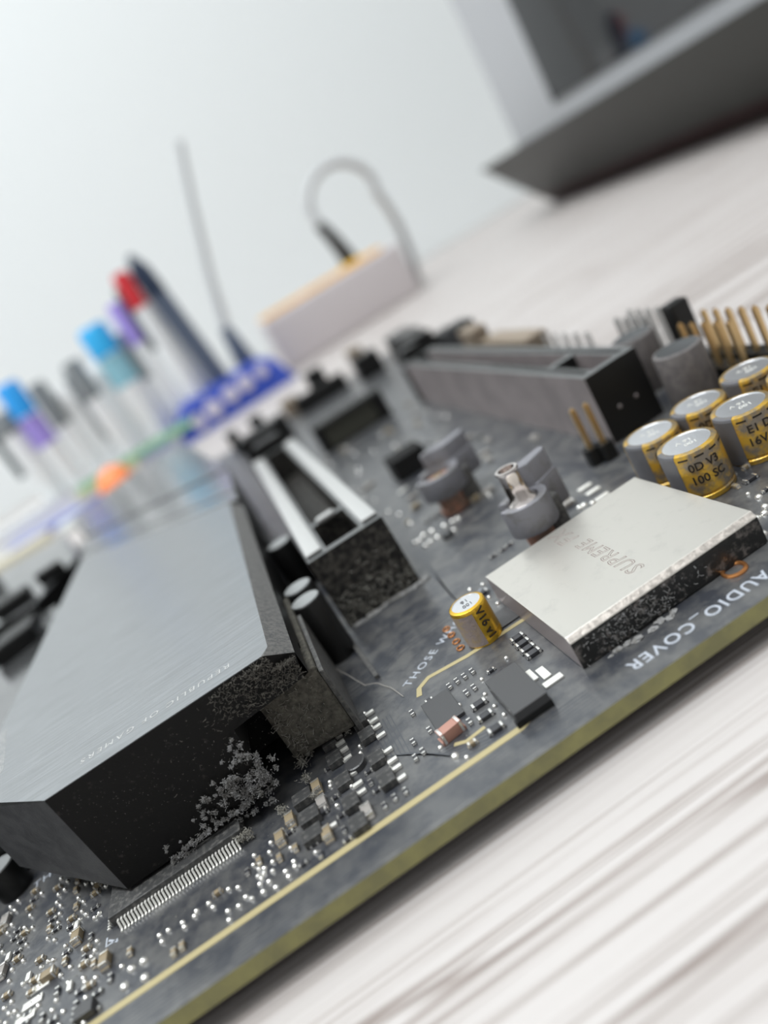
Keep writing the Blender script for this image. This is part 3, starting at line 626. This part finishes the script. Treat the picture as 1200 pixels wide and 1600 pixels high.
# ---- the two grey plastic clips on metal posts
def clip(loc, ang, label, sc=1.0, dusty=False):
    mb = MB()
    # open collar (C seen from above)
    n = 22; ro, ri = 2.35, 1.55
    pts = []
    a0, a1_ = R(-192), R(128)
    for i in range(n+1):
        a = a0+(a1_-a0)*i/n; pts.append((ro*math.cos(a), ro*math.sin(a)))
    for i in range(n, -1, -1):
        a = a0+(a1_-a0)*i/n; pts.append((ri*math.cos(a), ri*math.sin(a)))
    # build the collar from quads so that the concave outline stays clean
    for i in range(n):
        A = a0+(a1_-a0)*i/n; B = a0+(a1_-a0)*(i+1)/n
        q = [(ri*math.cos(A), ri*math.sin(A)), (ro*math.cos(A), ro*math.sin(A)), (ro*math.cos(B), ro*math.sin(B)), (ri*math.cos(B), ri*math.sin(B))]
        b = len(mb.v); zl, zh = 2.6, 5.4
        mb.v += [(x, y, zl) for x, y in q]+[(x, y, zh) for x, y in q]
        fs = [(0, 1, 2, 3), (4, 7, 6, 5), (1, 5, 6, 2), (0, 3, 7, 4)]
        if i == 0: fs.append((0, 4, 5, 1))
        if i == n-1: fs.append((3, 2, 6, 7))
        for f in fs: mb.f.append(tuple(b+k for k in f)); mb.mi.append(0)
    o = part('post_clip', mb, MT['clip'], MBD, loc, ang, bevel=.12, smooth=True, label=label)
    mb = MB()                                           # forked fin rising beside the post
    prof = [(1.2, 1.0), (2.2, 0.3), (4.7, 0.9), (5.2, 1.6), (4.9, 2.1), (2.6, 1.9), (1.7, 2.5), (0.2, 2.3), (-0.2, 1.75), (0.9, 1.6)]
    mb.prism(prof, 3.0, 7.6); part('clip_fin', mb, MT['clip'], o, bevel=.2, smooth=True)
    mb = MB(); mb.prism([(2.0, 0.0), (5.0, 0.8), (5.2, 2.0), (2.0, 2.4)], 2.2, 5.6); part('clip_wing', mb, MT['clip'], o, bevel=.25, smooth=True)
    mb = MB(); mb.lathe([(0.95, 4.6), (1.35, 4.9), (1.4, 5.3), (1.0, 5.8), (0.95, 8.1), (1.1, 8.35), (1.05, 8.5), (0.78, 8.5), (0.72, 7.9), (0.02, 7.9)], 28)
    if not dusty: part('metal_post', mb, MT['chrome'], o, smooth=True)
    if dusty:
        mb = MB(); mb.lathe([(0.95, 0.5), (0.95, 4.6), (0.5, 4.9), (.02, 5.0)], 20); part('metal_post', mb, MT['pin_gold'], o, smooth=True)
    mb = MB(); mb.lathe([(1.25, 0.6), (1.35, 1.6), (1.3, 4.7)], 24); part('collar', mb, MT['rust'], o, smooth=True)
    mb = MB(); mb.lathe([(1.5, 0.0), (1.5, .55), (1.3, .7)], 24); part('base_ring', mb, MT['red'] if not dusty else MT['rust'], o, smooth=True)
    mb = MB(); mb.box(1.0, 3.0, -.9, 1.4, 0, 4.2); part('clip_foot', mb, MT['heat_bevel'], o, bevel=.3)
    o.scale = (sc, sc, sc*(0.78 if dusty else 1))
    return o
clip((21.9, 28.9, 0), R(12), 'grey plastic clip round a chrome post, behind the silver shield', 1.27)
clip((20.3, 57.0, 0), R(8), 'dusty grey plastic clip with its post, further back', 1.5, True)

# ---- connectors behind
mb = MB(); x0, x1, y0 = 14.4, 34.0, 140.0; mb.box(x0, x1, y0+1.2, y0+6, 0, 7.6); mb.box(x0, x1, y0, y0+1.3, 6.6, 7.6, 1); mb.box(x0, x0+2, y0, y0+1.3, 0, 6.7); mb.box(x1-3, x1, y0, y0+1.3, 0, 6.7)
part('card_connector', mb, [MT['plastic'], MT['slot_top']], MBD, bevel=.3, label='wide black connector with a recessed front')
mb = MB(); mb.box(x0+2.2, x1-3.2, y0+1.0, y0+1.25, 0.5, 6.4); part('connector_face', mb, mat('olive_grey_plastic', (0.06, 0.06, 0.045), .5), MBD)
p1 = at(630, 757, 0)
mb = MB(); mb.box(-3.4, 3.4, 0, 6, 0, 4.2); part('black_connector', mb, MT['cavity'], MBD, (p1.x+3.4, p1.y+1, 0), bevel=.2, label='jet black block beside the rear clip')
for (x, y, w, l, h, m) in ((60, 150, 5, 18, 9, 'plastic'), (57, 175, 7, 14, 9.5, 'plastic'), (60, 200, 8, 20, 9, 'ic_dusty'), (56, 122, 4, 9, 11, 'brown_conn'), (57, 104, 5, 24, 8.2, 'brown_conn'), (58, 135, 5, 9, 11.5, 'plastic'),
                           (48, 214, 9, 7, 8, 'plastic'), (50, 238, 5, 10, 9, 'brown_conn'), (20, 236, 7, 8, 6, 'brown_conn'), (33, 238, 7, 6, 10, 'plastic'), (30, 222, 20, 3, 6, 'plastic'), (-4, 226, 4, 6, 8, 'plastic'), (6, 236, 5, 8, 7, 'plastic'), (3, 152, 11, 8, 13, 'plastic'), (10, 196, 7, 5, 8, 'plastic')):
    mb = MB(); mb.box(-w/2, w/2, -l/2, l/2, 0, h); mb.box(-w/2+.8, w/2-.8, -l/2-.6, l/2+.6, 0, h*.6)
    part('board_connector', mb, MT[m], MBD, (x, y, 0), bevel=.5)
# pin headers
def header(x, y, nx, ny, pitch, hpin, m, label, base=True, lean=0.0, missing=()):
    mb = MB()
    for i in range(nx):
        for j in range(ny):
            X, Y = i*pitch, j*pitch; k = pitch*.5; c = .35
            mb.prism([(X-k+c, Y-k), (X+k-c, Y-k), (X+k, Y-k+c), (X+k, Y+k-c), (X+k-c, Y+k), (X-k+c, Y+k), (X-k, Y+k-c), (X-k, Y-k+c)], 0, 2.4)
    b = part('pin_header', mb, MT['plastic'], MBD, (x, y, 0), label=label)
    mb = MB(); s = .32
    mb.box(-s, s, -s, s, 0.3, hpin-.3); mb.prism([(-s*.5, -s*.5), (s*.5, -s*.5), (s*.5, s*.5), (-s*.5, s*.5)], hpin-.3, hpin)
    me = mesh('pin', mb, m, smooth=False)
    for i in range(nx):
        for j in range(ny):
            if (i, j) in missing: continue
            link('pin', me, b, (i*pitch, j*pitch, 0))
    return b
header(36.7, 41.6, 1, 1, 2.0, 8.3, MT['pin_gold'], 'two-pin header in front of the second slot'); 
header(38.2, 40.6, 1, 1, 2.0, 8.3, MT['pin_gold'], 'gilt pin beside the slot corner')
header(61.2, 33.0, 1, 6, 2.54, 8.6, MT['pin_gold'], 'outer row of gilt pins at the board edge')
header(57.6, 36.0, 1, 5, 2.54, 8.6, MT['pin_gold'], 'inner row of gilt pins')
header(58.6, 56.0, 2, 4, 2.54, 9.6, MT['steel'], 'silver pins behind the charcoal capacitor')
header(58.0, 74.0, 1, 5, 4.2, 7.6, MT['steel'], 'far silver pins beyond the second slot')
mb = MB(); mb.box(-1.5, 1.5, -1.3, 1.3, 3.5, 10.2); part('jumper_cap', mb, MT['plastic'], MBD, (61.0, 51.2, 0), bevel=.3)

# ================================================================= DUST AND FIBRES
def lint_mesh(pts_fn, n, rad, length, seed, name, wig=0.5):
    r = random.Random(seed); mb = MB()
    for i in range(n):
        p, nrm = pts_fn(r); p = Vector(p); d = Vector((r.gauss(0, 1), r.gauss(0, 1), r.gauss(0, .7)))+Vector(nrm)*r.uniform(0, 1.2); d.normalize()
        pts = [p]; L = length*r.uniform(.4, 1.3)
        for k in range(3):
            d = (d+Vector((r.gauss(0, wig), r.gauss(0, wig), r.gauss(0, wig)))).normalized(); p = p+d*L/3; pts.append(p)
        mb.tube(pts, rad*r.uniform(.6, 1.3), 4)
    return mb
def blob(mb, c, r, seed, sub=2, squash=(1, 1, 1)):
    bm = bmesh.new(); bmesh.ops.create_icosphere(bm, subdivisions=sub, radius=1.0)
    b = len(mb.v); idx = {}
    for v in bm.verts:
        k = 1+0.55*noise.noise(v.co*1.7+Vector((seed*3.1, 0, 0)))+0.35*noise.noise(v.co*4.5+Vector((0, seed*2.3, 0)))
        idx[v.index] = len(mb.v); mb.v.append((c[0]+v.co.x*r*k*squash[0], c[1]+v.co.y*r*k*squash[1], c[2]+v.co.z*r*k*squash[2]))
    for f in bm.faces: mb.f.append(tuple(idx[v.index] for v in f.verts)); mb.mi.append(0)
    bm.free()
def dust(name, label, clumps, fib, m, seed):
    """clumps: (x,y,z,r); fib: fibres per clump"""
    r = random.Random(seed); mb = MB()
    for i, (x, y, z, rad) in enumerate(clumps):
        for j in range(9):
            o = Vector((r.gauss(0, .45), r.gauss(0, .45), r.gauss(0, .45)))*rad
            blob(mb, (x+o.x, y+o.y*.4, z+o.z), rad*r.uniform(.14, .32), seed+i*7+j, 1)
        f = lint_mesh(lambda q: ((x+q.gauss(0, .6)*rad, y+q.gauss(0, .5)*rad, z+q.gauss(0, .6)*rad), (0, -1, .2)), fib*3, 0.03, rad*0.9, seed*31+i, 'f')
        b = len(mb.v); mb.v += f.v; mb.f += [tuple(b+k for k in ff) for ff in f.f]; mb.mi += f.mi
    o = link(name, mesh(name, mb, MT[m], weld=False), None, (0, 0, BT)); top(o, label, 'dust', kind='stuff')
    return o
cl = []
r_ = random.Random(5)
for (px, py, rr) in ((425, 1185, .55), (405, 1200, .8), (415, 1215, .8), (390, 1215, .9), (400, 1235, .9), (378, 1240, .8), (370, 1215, .7), (420, 1235, .6), (350, 1255, .7), (385, 1255, .7), (335, 1270, .5), (365, 1230, .7), (365, 1190, .5), (375, 1165, .5),
                     (318, 1290, .45), (300, 1315, .4), (285, 1335, .45), (400, 1180, .45), (432, 1200, .5), (345, 1235, .5)):
    # on the front plane of the heatsink, y = 15.3
    d = M.transposed() @ Vector(((px-600)/FPX, (py-800)/FPX, 1.0)); t_ = (15.2-CAM.y)/d.y
    cl.append((d.x*t_, 15.2, max(CAM.z+d.z*t_, 1.5), rr*.62))
more = []
for (x, y, z, r0) in cl:
    for k in range(5): more.append((x+r_.gauss(0, 1.1), y+r_.uniform(-.3, .15), max(z+r_.gauss(0, .9), 1.2), r0*r_.uniform(.3, .65)))
for k in range(26): more.append((-26+9*k/25+r_.gauss(0, .2), 15.1, 1.5+r_.uniform(0, .5)+.03*k, r_.uniform(.12, .28)))
cl = [(x, y, z, r0*.85) for x, y, z, r0 in cl]+[m_ for m_ in more if m_[0] < -14.8]
dust('dust_clump', 'shaggy grey dust clump clinging to the black heatsink front', cl, 12, 'lint_grey', 21)
cl = []
for (px, py, rr) in ((385, 1300, .6), (470, 1190, .6), (478, 1215, .55), (455, 1160, .6), (520, 1135, .7), (505, 1150, .5), (480, 1175, .5), (440, 1265, .55), (375, 1308, .5), (540, 1140, .4), (490, 1240, .4)):
    p = at(px, py, 0.9); cl.append((p.x, p.y, 0.8, rr*.7))
dust('dust_clump', 'olive fluff caught among the tiny parts by the heatsink notch', cl, 24, 'lint', 44)
def front_pt(q):
    x = -7.2-abs(q.gauss(0, 4.5)); x = max(x, -30); z = (9.4 if x > -15.4 else 4.5+.0*x)+(13.2-9.4)*q.random()**.8
    if x < -15.4: z = 2+11*q.random()
    if x > -9: z = min(z, 11.6)
    return ((x, 15.55 if x > -9.5 else 15.42, min(z, 13.1)), (0, -1, .3))
mb = lint_mesh(front_pt, 1000, 0.02, .4, 19, 'f')
o = link('dust_felt', mesh('dust_felt', mb, MT['lint_dark'], weld=False), None, (0, 0, BT)); top(o, 'thin brown fuzz along the upper right of the black heatsink front', 'dust', kind='stuff')
# felt on the slot end
mb = lint_mesh(lambda q: ((-1.8+10.2*q.random(), 41.55, 0.2+abs(q.gauss(0, 2.6))), (0, -1, 0)), 260, 0.03, 1.1, 9, 'f')
o = link('dust_felt', mesh('dust_felt', mb, MT['lint'], weld=False), None, (0, 0, BT)); top(o, 'brownish lint matted on the end face of the steel-railed slot', 'dust', kind='stuff')
mb = MB()
for i in range(26):
    blob(mb, (-1.0+10.5*i/25+random.uniform(-.2, .2), 41.0+random.uniform(-.3, .2)-.3*math.sin(i*.4), 0.1), random.uniform(.25, .5), i, 2, (1.4, 1, .5))
o = link('dust_ridge', mesh('dust_ridge', mb, MT['lint_grey'], weld=False), None, (0, 0, BT)); top(o, 'ridge of grey dust along the foot of the steel-railed slot', 'dust', kind='stuff')
mb = lint_mesh(lambda q: ((-12.6+6*q.random(), 19.0-.15*q.random(), 1.0+7*q.random()), (0, -1, 0)), 320, 0.03, 1.0, 14, 'f')
o = link('dust_felt', mesh('dust_felt', mb, MT['lint'], weld=False), None, (0, 0, BT)); top(o, 'dark lint coating the recessed block beneath the heatsink overhang', 'dust', kind='stuff')
def cover_pt(q):
    t_ = q.gauss(0.30, .12); return ((13.3+19.7*min(max(t_, 0.02), .98), 5.75, 0.3+2.3*q.random()), (0, -1, 0))
mb = lint_mesh(cover_pt, 320, 0.022, .35, 15, 'f')
for i in range(16): blob(mb, (15.5+8*random.random(), 5.5-.6*random.random(), 0.05), random.uniform(.15, .35), i+50, 2, (1.6, 1, .5))
o = link('dust_felt', mesh('dust_felt', mb, MT['lint_grey'], weld=False), None, (0, 0, BT)); top(o, 'pale dust stuck to the front side of the silver shield', 'dust', kind='stuff')
# grains scattered over the board
mb = MB(); q = random.Random(77)
for i in range(1500):
    x = q.uniform(-52, 40); y = q.uniform(0.4, 60)
    if -44 < x < -6 and y > 14: continue
    if 13 < x < 33.5 and 5.5 < y < 25.5: continue
    s = q.uniform(.02, .05)*(1.6 if q.random() < .08 else 1)
    mb.v += [(x-s, y, 0.01), (x+s*.6, y-s, 0.01), (x+s*.5, y+s, 0.01), (x, y, s*1.2)]
    b = len(mb.v)-4; mb.f += [(b, b+1, b+3), (b+1, b+2, b+3), (b+2, b, b+3), (b, b+2, b+1)]; mb.mi += [0]*4
for i in range(380):
    x = q.uniform(-31, -8); z = 3+9*q.random()**.5; s = q.uniform(.012, .032)
    y = 15.42
    mb.v += [(x-s, y, z), (x+s, y, z-s), (x, y, z+s), (x, y-s, z)]
    b = len(mb.v)-4; mb.f += [(b, b+1, b+3), (b+1, b+2, b+3), (b+2, b, b+3), (b, b+2, b+1)]; mb.mi += [0]*4
o = link('dust_grains', mesh('dust_grains', mb, MT['lint'], weld=False), None, (0, 0, BT)); top(o, 'fine pale dust grains sprinkled over the front of the motherboard', 'dust', kind='stuff')
mb = MB(); pts = [at(x, y, z) for x, y, z in ((466, 985, 3.0), (480, 1000, 2.5), (500, 1018, 1.8), (520, 1042, 1.2), (545, 1056, .8), (570, 1070, .5), (592, 1068, .3), (610, 1074, .2), (630, 1088, .12))]
sm = []
for i in range(len(pts)-1):
    for k in range(4): sm.append(pts[i].lerp(pts[i+1], k/4))
sm.append(pts[-1]); sm = [s+Vector((0, 0, .08*math.sin(i*.9))) for i, s in enumerate(sm)]
mb.tube(sm, 0.035, 6)
o = link('hair_strand', mesh('hair_strand', mb, MT['hair'], smooth=True), None, (0, 0, BT)); top(o, 'single curved pale hair lying on the board by the black capacitors', 'hair')

# ================================================================= BACKGROUND THINGS (standing on the desk)
def W0(x, y, z=TABLE_Z): return (x*MM, y*MM, (z-TABLE_Z)*MM)
# power strip
PS = empty('power_strip', W0(93, 452), 'white power strip with orange socket plates standing on its side by the wall', 'power strip', rz=R(-1))
mb = MB(); mb.box(-48, 48, -22, 22, 0, 33); part('housing', mb, mat('white_abs', (0.60, 0.555, 0.56), .4), PS, bevel=2.5, smooth=True, seg=3)
om = mat('orange_plastic', (0.95, 0.52, 0.10), .4); ym = mat('yellow_plastic', (0.85, 0.55, 0.05), .4)
for i in range(3):
    mb = MB(); x = -46+i*29; mb.box(x, x+26, -19, 19, 33, 35.5)
    s_ = part('socket_plate', mb, om, PS, bevel=.8)
    for dx in (-4, 4):
        mb = MB(); mb.lathe([(1.6, 0), (1.6, .2)], 12, (x+13+dx, 0, 35.5)); part('socket_hole', mb, MT['cavity'], s_)
PL = empty('looped_cord', W0(113, 446, 29.0), 'grey looping cord with black plug pushed into the power strip', 'cord')
mb = MB(); mb.lathe([(9, 0), (9, 3), (6, 4)], 20); part('plug_face', mb, ym, PL, smooth=True)
mb = MB(); mb.tube([(0, 0, 3), (-1, 0, 12), (-3.5, 0, 24), (-6, 0, 32)], 5.5, 14, r1=3.2); part('plug_body', mb, mat('black_rubber', (0.02, 0.02, 0.02), .5), PL, smooth=True)
pts = []
for i in range(31):
    a = math.pi-(math.pi*1.12)*i/30; pts.append((15+21*math.cos(a)+3*(i/30), 2+6*(i/30), 38+20*math.sin(a)))
pts = [(-6, 0, 30)]+pts+[(40, 10, 22), (42, 14, 8), (43, 22, -12), (44, 40, -34.5), (60, 120, -34.3)]
mb = MB(); mb.tube(pts, 2.7, 12); part('cable', mb, mat('grey_cable', (0.50, 0.51, 0.52), .45), PL, smooth=True)
# blue packet
BP = empty('blue_packet', W0(4, 408), 'blue packet with white print lying between pens and power strip', 'packet', rz=R(4))
bl = mat('blue_foil', (0.035, 0.075, 0.42), .35, bump=.3, bscale=.1)
mb = MB()
nx, ny = 14, 8
def hgt(i, j): 
    u, v = i/nx*2-1, j/ny*2-1; return 17*(1-abs(u)**10)*(1-abs(v)**10)+.8*math.sin(i*1.9+j)
for i in range(nx):
    for j in range(ny):
        q4 = [(i, j), (i+1, j), (i+1, j+1), (i, j+1)]
        mb.poly([((a/nx-.5)*72, (b_/ny-.5)*46, 2+hgt(a, b_)) for a, b_ in q4])
        mb.poly([((a/nx-.5)*72, (b_/ny-.5)*46, 1.5*0+0.0) for a, b_ in reversed(q4)])
for i in range(nx):
    for j in (0, ny):
        mb.poly([((i/nx-.5)*72, (j/ny-.5)*46, 0), (((i+1)/nx-.5)*72, (j/ny-.5)*46, 0), (((i+1)/nx-.5)*72, (j/ny-.5)*46, 2+hgt(i+1, j)), ((i/nx-.5)*72, (j/ny-.5)*46, 2+hgt(i, j))])
for j in range(ny):
    for i in (0, nx):
        mb.poly([((i/nx-.5)*72, (j/ny-.5)*46, 0), ((i/nx-.5)*72, ((j+1)/ny-.5)*46, 0), ((i/nx-.5)*72, ((j+1)/ny-.5)*46, 2+hgt(i, j+1)), ((i/nx-.5)*72, (j/ny-.5)*46, 2+hgt(i, j))])
pk = part('wrapper', mb, bl, BP, smooth=True)
wp = mat('pale_print', (0.55, 0.52, 0.62), .5)
for (x, z, r) in ((-22, 6, 3.5), (-12, 9, 5), (0, 11, 4.5), (10, 12, 4.5), (21, 13, 3.5)):
    mb = MB(); mb.lathe([(r, 0), (r*.9, .7)], 14); o_ = part('printed_patch', mb, wp, BP, (x, -22.2-.0*z, z*.9+1)); o_.rotation_euler = (R(80), 0, 0)
# organiser and markers
OR = empty('pen_tray', W0(-75, 395), 'long white pen tray with a green and yellow stripe holding the markers', 'tray', rz=R(2))
wm = mat('white_plastic', (0.86, 0.88, 0.88), .4)
mb = MB(); mb.box(-80, 60, -12, -10, 0, 12); mb.box(-80, 60, 24, 26, 0, 12); mb.box(-80, -78, -12, 26, 0, 12); mb.box(58, 60, -12, 26, 0, 12); mb.box(-80, 60, -12, 26, 0, 2)
part('tray_body', mb, wm, OR, bevel=.6)
mb = MB(); mb.box(-14, 54, -14.0, -12.1, 8, 12); part('green_stripe', mb, mat('green_tape', (0.30, 0.62, 0.36), .5), OR)
mb = MB(); mb.box(-18, 20, -14.6, -12.1, 3, 8); part('yellow_stripe', mb, mat('yellow_tape', (0.72, 0.70, 0.45), .5), OR)
mb = MB(); mb.box(-60, 40, -20, -12.1, 0, 3.2); part('blue_strip', mb, mat('blue_tape', (0.16, 0.2, 0.55), .5), OR)
def marker(x, y, h, r, body, capc, caph, label, z0=2.0, tip='flat', clipc=None, lean=0.0, leany=0.0, bandc=None, cat='marker', name='marker'):
    e = empty(name, W0(x, y, TABLE_Z+z0), label, cat, 'pens standing in the white tray')
    e.rotation_euler = (leany, lean, 0)
    mb = MB(); mb.lathe([(r*.9, 0), (r, 2), (r, h-caph)], 18); part('barrel', mb, body, e, smooth=True)
    mb = MB()
    if tip == 'flat': mb.lathe([(r*1.08, h-caph), (r*1.08, h-2), (r*.9, h)], 18)
    else: mb.lathe([(r*1.08, h-caph), (r*1.0, h-caph*.4), (r*.3, h)], 18)
    c_ = part('cap', mb, capc, e, smooth=True)
    if clipc is not None: mb = MB(); mb.box(-r*1.6, -r*1.0, -1.1, 1.1, h-caph-22, h-6); part('clip', mb, clipc, e, bevel=.3)
    if bandc is not None: mb = MB(); mb.lathe([(r*1.03, h-caph-18), (r*1.03, h-caph-1)], 18); part('band', mb, bandc, e, smooth=True)
    return e
white = mat('white_barrel', (0.86, 0.88, 0.89), .4); grey = mat('grey_cap', (0.22, 0.24, 0.25), .4); dk = mat('dark_clip', (0.03, 0.05, 0.06), .4)
cyan = mat('cyan_cap', (0.035, 0.42, 0.82), .35); lcy = mat('pale_cyan_band', (0.28, 0.55, 0.65), .4); red = mat('red_cap', (0.60, 0.03, 0.04), .4); vio = mat('violet_cap', (0.36, 0.28, 0.72), .4)
navy = mat('navy_cap', (0.02, 0.035, 0.07), .35); slate = mat('slate_barrel', (0.10, 0.13, 0.19), .4); blu = mat('blue_cap', (0.03, 0.35, 0.85), .35); clear = mat('translucent_grey', (0.60, 0.62, 0.64), .35)
marker(-91, 400, 73, 6.2, white, blu, 19, 'white marker with bright blue cap, leftmost of the blue-capped ones', bandc=vio)
marker(-79, 404, 66, 4.6, white, grey, 26, 'white pen with grey cap, between the two blue-capped markers', clipc=None)
marker(-57, 398, 66, 5.0, white, grey, 22, 'white marker with dark grey clip, left of the wide cyan one', clipc=grey)
marker(-38, 402, 76, 7.6, white, cyan, 17, 'thick white marker with wide cyan cap', bandc=lcy)
marker(-28, 406, 66, 3.8, white, grey, 28, 'white marker with slim grey cap, right of the cyan one')
marker(-21, 403, 80, 4.2, white, vio, 24, 'white marker with violet cap')
marker(-9.5, 400, 91, 4.6, white, red, 20, 'white marker with red cap', clipc=dk)
marker(7, 402, 98, 5.4, slate, navy, 24, 'tall dark slate pen with pointed navy cap', tip='point', lean=R(-4), z0=0.5)
marker(0, 412, 72, 7.5, white, white, 12, 'thick plain white marker behind the dark slate pen')
marker(-68, 410, 58, 6.5, white, white, 12, 'thick plain white marker at left back of the tray')
marker(-104, 402, 62, 6.5, white, grey, 12, 'white marker with grey cap, farthest left in the tray', clipc=dk)
marker(-46, 412, 60, 7.0, white, white, 10, 'plain white marker behind the cyan-capped one')
ST = empty('antenna_stand', W0(24, 425), 'tall thin grey rod rising from a dark slate base', 'antenna')
mb = MB(); mb.lathe([(7, 0), (6.5, 18), (4.5, 34), (3.2, 42)], 18); part('rod_base', mb, slate, ST, smooth=True)
mb = MB(); mb.tube([(0, 0, 40), (8, 0, 70), (22, 0, 110), (33, 0, 138)], 3.0, 12, r1=2.4); part('rod', mb, mat('grey_rod', (0.56, 0.58, 0.59), .4), ST, smooth=True)
o = MB(); 
mb = MB(); mb.lathe([(9.5, 0), (10.5, 3), (9.5, 9), (6, 14), (1, 16)], 24)
o = link('orange_eraser', mesh('orange_eraser', mb, mat('orange_rubber', (0.95, 0.27, 0.09), .5), smooth=True)); o.location = W0(-68, 366, -6); top(o, 'round orange rubber dome lying before the pens', 'eraser')
mb = MB(); mb.box(-28, 28, -9, 9, 0, 3.5)
o = link('white_card', mesh('white_card', mb, mat('pale_card', (0.72, 0.76, 0.76), .5), bevel=.5)); o.location = W0(-72, 346); o.rotation_euler = (0, 0, R(6)); top(o, 'pale card lying on the desk under the orange dome', 'card')
mb = MB(); mb.box(-20, 20, -7, 7, 0, 7)
o = link('cream_box', mesh('cream_box', mb, mat('cream_card', (0.66, 0.63, 0.50), .5), bevel=.8)); o.location = W0(-118, 318); o.rotation_euler = (0, 0, R(4)); top(o, 'small cream box at the left edge in front of the tray', 'box')

# monitor: wedge base with a glossy tilted-in screen
MO = empty('display', W0(256, 300), 'glossy dark display on a thick charcoal wedge base, upper right corner', 'display')
gm = mat('charcoal_casing', (0.060, 0.061, 0.057), .45, spec=.3); und = mat('dark_red_underside', (0.035, 0.012, 0.012), .5)
mb = MB(); H = 43.0
# profile across x: front face leans out towards -x at the top
ya, yb = -260, 160
for (pa, pb, mi) in ((((2, 0), (-8, 10)), None, 1), (((-8, 10), (-36, H)), None, 0), (((-36, H), (190, H)), None, 0), (((190, H), (190, 0)), None, 0), (((190, 0), (2, 0)), None, 1)):
    (x0, z0), (x1, z1) = pa
    e0 = 0.0
    mb.poly([(x0, ya, z0), (x0, yb-(0 if z0 > 20 else 0), z0), (x1, yb, z1), (x1, ya, z1)], mi)
for y in (ya, yb): mb.poly([(2, y, 0), (-8, y, 10), (-36, y, H), (190, y, H), (190, y, 0)], 0)
part('base', mb, [gm, und], MO, bevel=1.5, smooth=True)
th = R(24)
SCR = part('screen_bezel', (lambda m: (m.box(0, 10, -330, 0, 0, 230), m)[1])(MB()), mat('silver_bezel', (0.52, 0.53, 0.55), .35, .3), MO, (-13, 146, H-1), th, bevel=1.5, label='silver frame of the screen')
gl = mat('dark_glass', (0.012, 0.012, 0.014), .06, ior=2.3)
mb = MB(); mb.box(-1.2, 0, -320, -38, 12, 222); part('screen_glass', mb, gl, SCR)

# small repeats beyond a hundred of a kind: the farthest ones become one object
from collections import defaultdict
kinds = defaultdict(list)
for o in MBD.children:
    if o.type == 'MESH' and o.name.split('.')[0] in ('resistor', 'ceramic_capacitor', 'solder_point', 'lead', 'solder_pad'): kinds[o.name.split('.')[0]].append(o)
camp = CAM*MM
for nm, l in kinds.items():
    print(nm, len(l))
    if len(l) <= 100: continue
    l.sort(key=lambda o: (Vector(o.location)-camp).length)
    bm = bmesh.new(); mats = []
    for o in l[98:]:
        off = len(bm.faces); nv = len(bm.verts)
        bm.from_mesh(o.data); bm.verts.ensure_lookup_table(); bm.faces.ensure_lookup_table()
        mt = Matrix.Translation(o.location) @ Matrix.Rotation(o.rotation_euler.z, 4, 'Z')
        for v in bm.verts[nv:]: v.co = mt @ v.co
        for f in bm.faces[off:]:
            mm = o.data.materials[f.material_index]
            if mm not in mats: mats.append(mm)
            f.material_index = mats.index(mm)
        bpy.data.objects.remove(o)
    me = bpy.data.meshes.new(nm); bm.to_mesh(me); bm.free()
    for m_ in mats: me.materials.append(m_)
    link('distant_'+nm, me, MBD)['kind'] = 'stuff'
for o in COL.objects:
    if o.type == 'MESH' and o.parent is None and 'kind' not in o and 'label' not in o: print('UNLABELLED', o.name)
print('counts', count, 'objects', len(COL.objects))
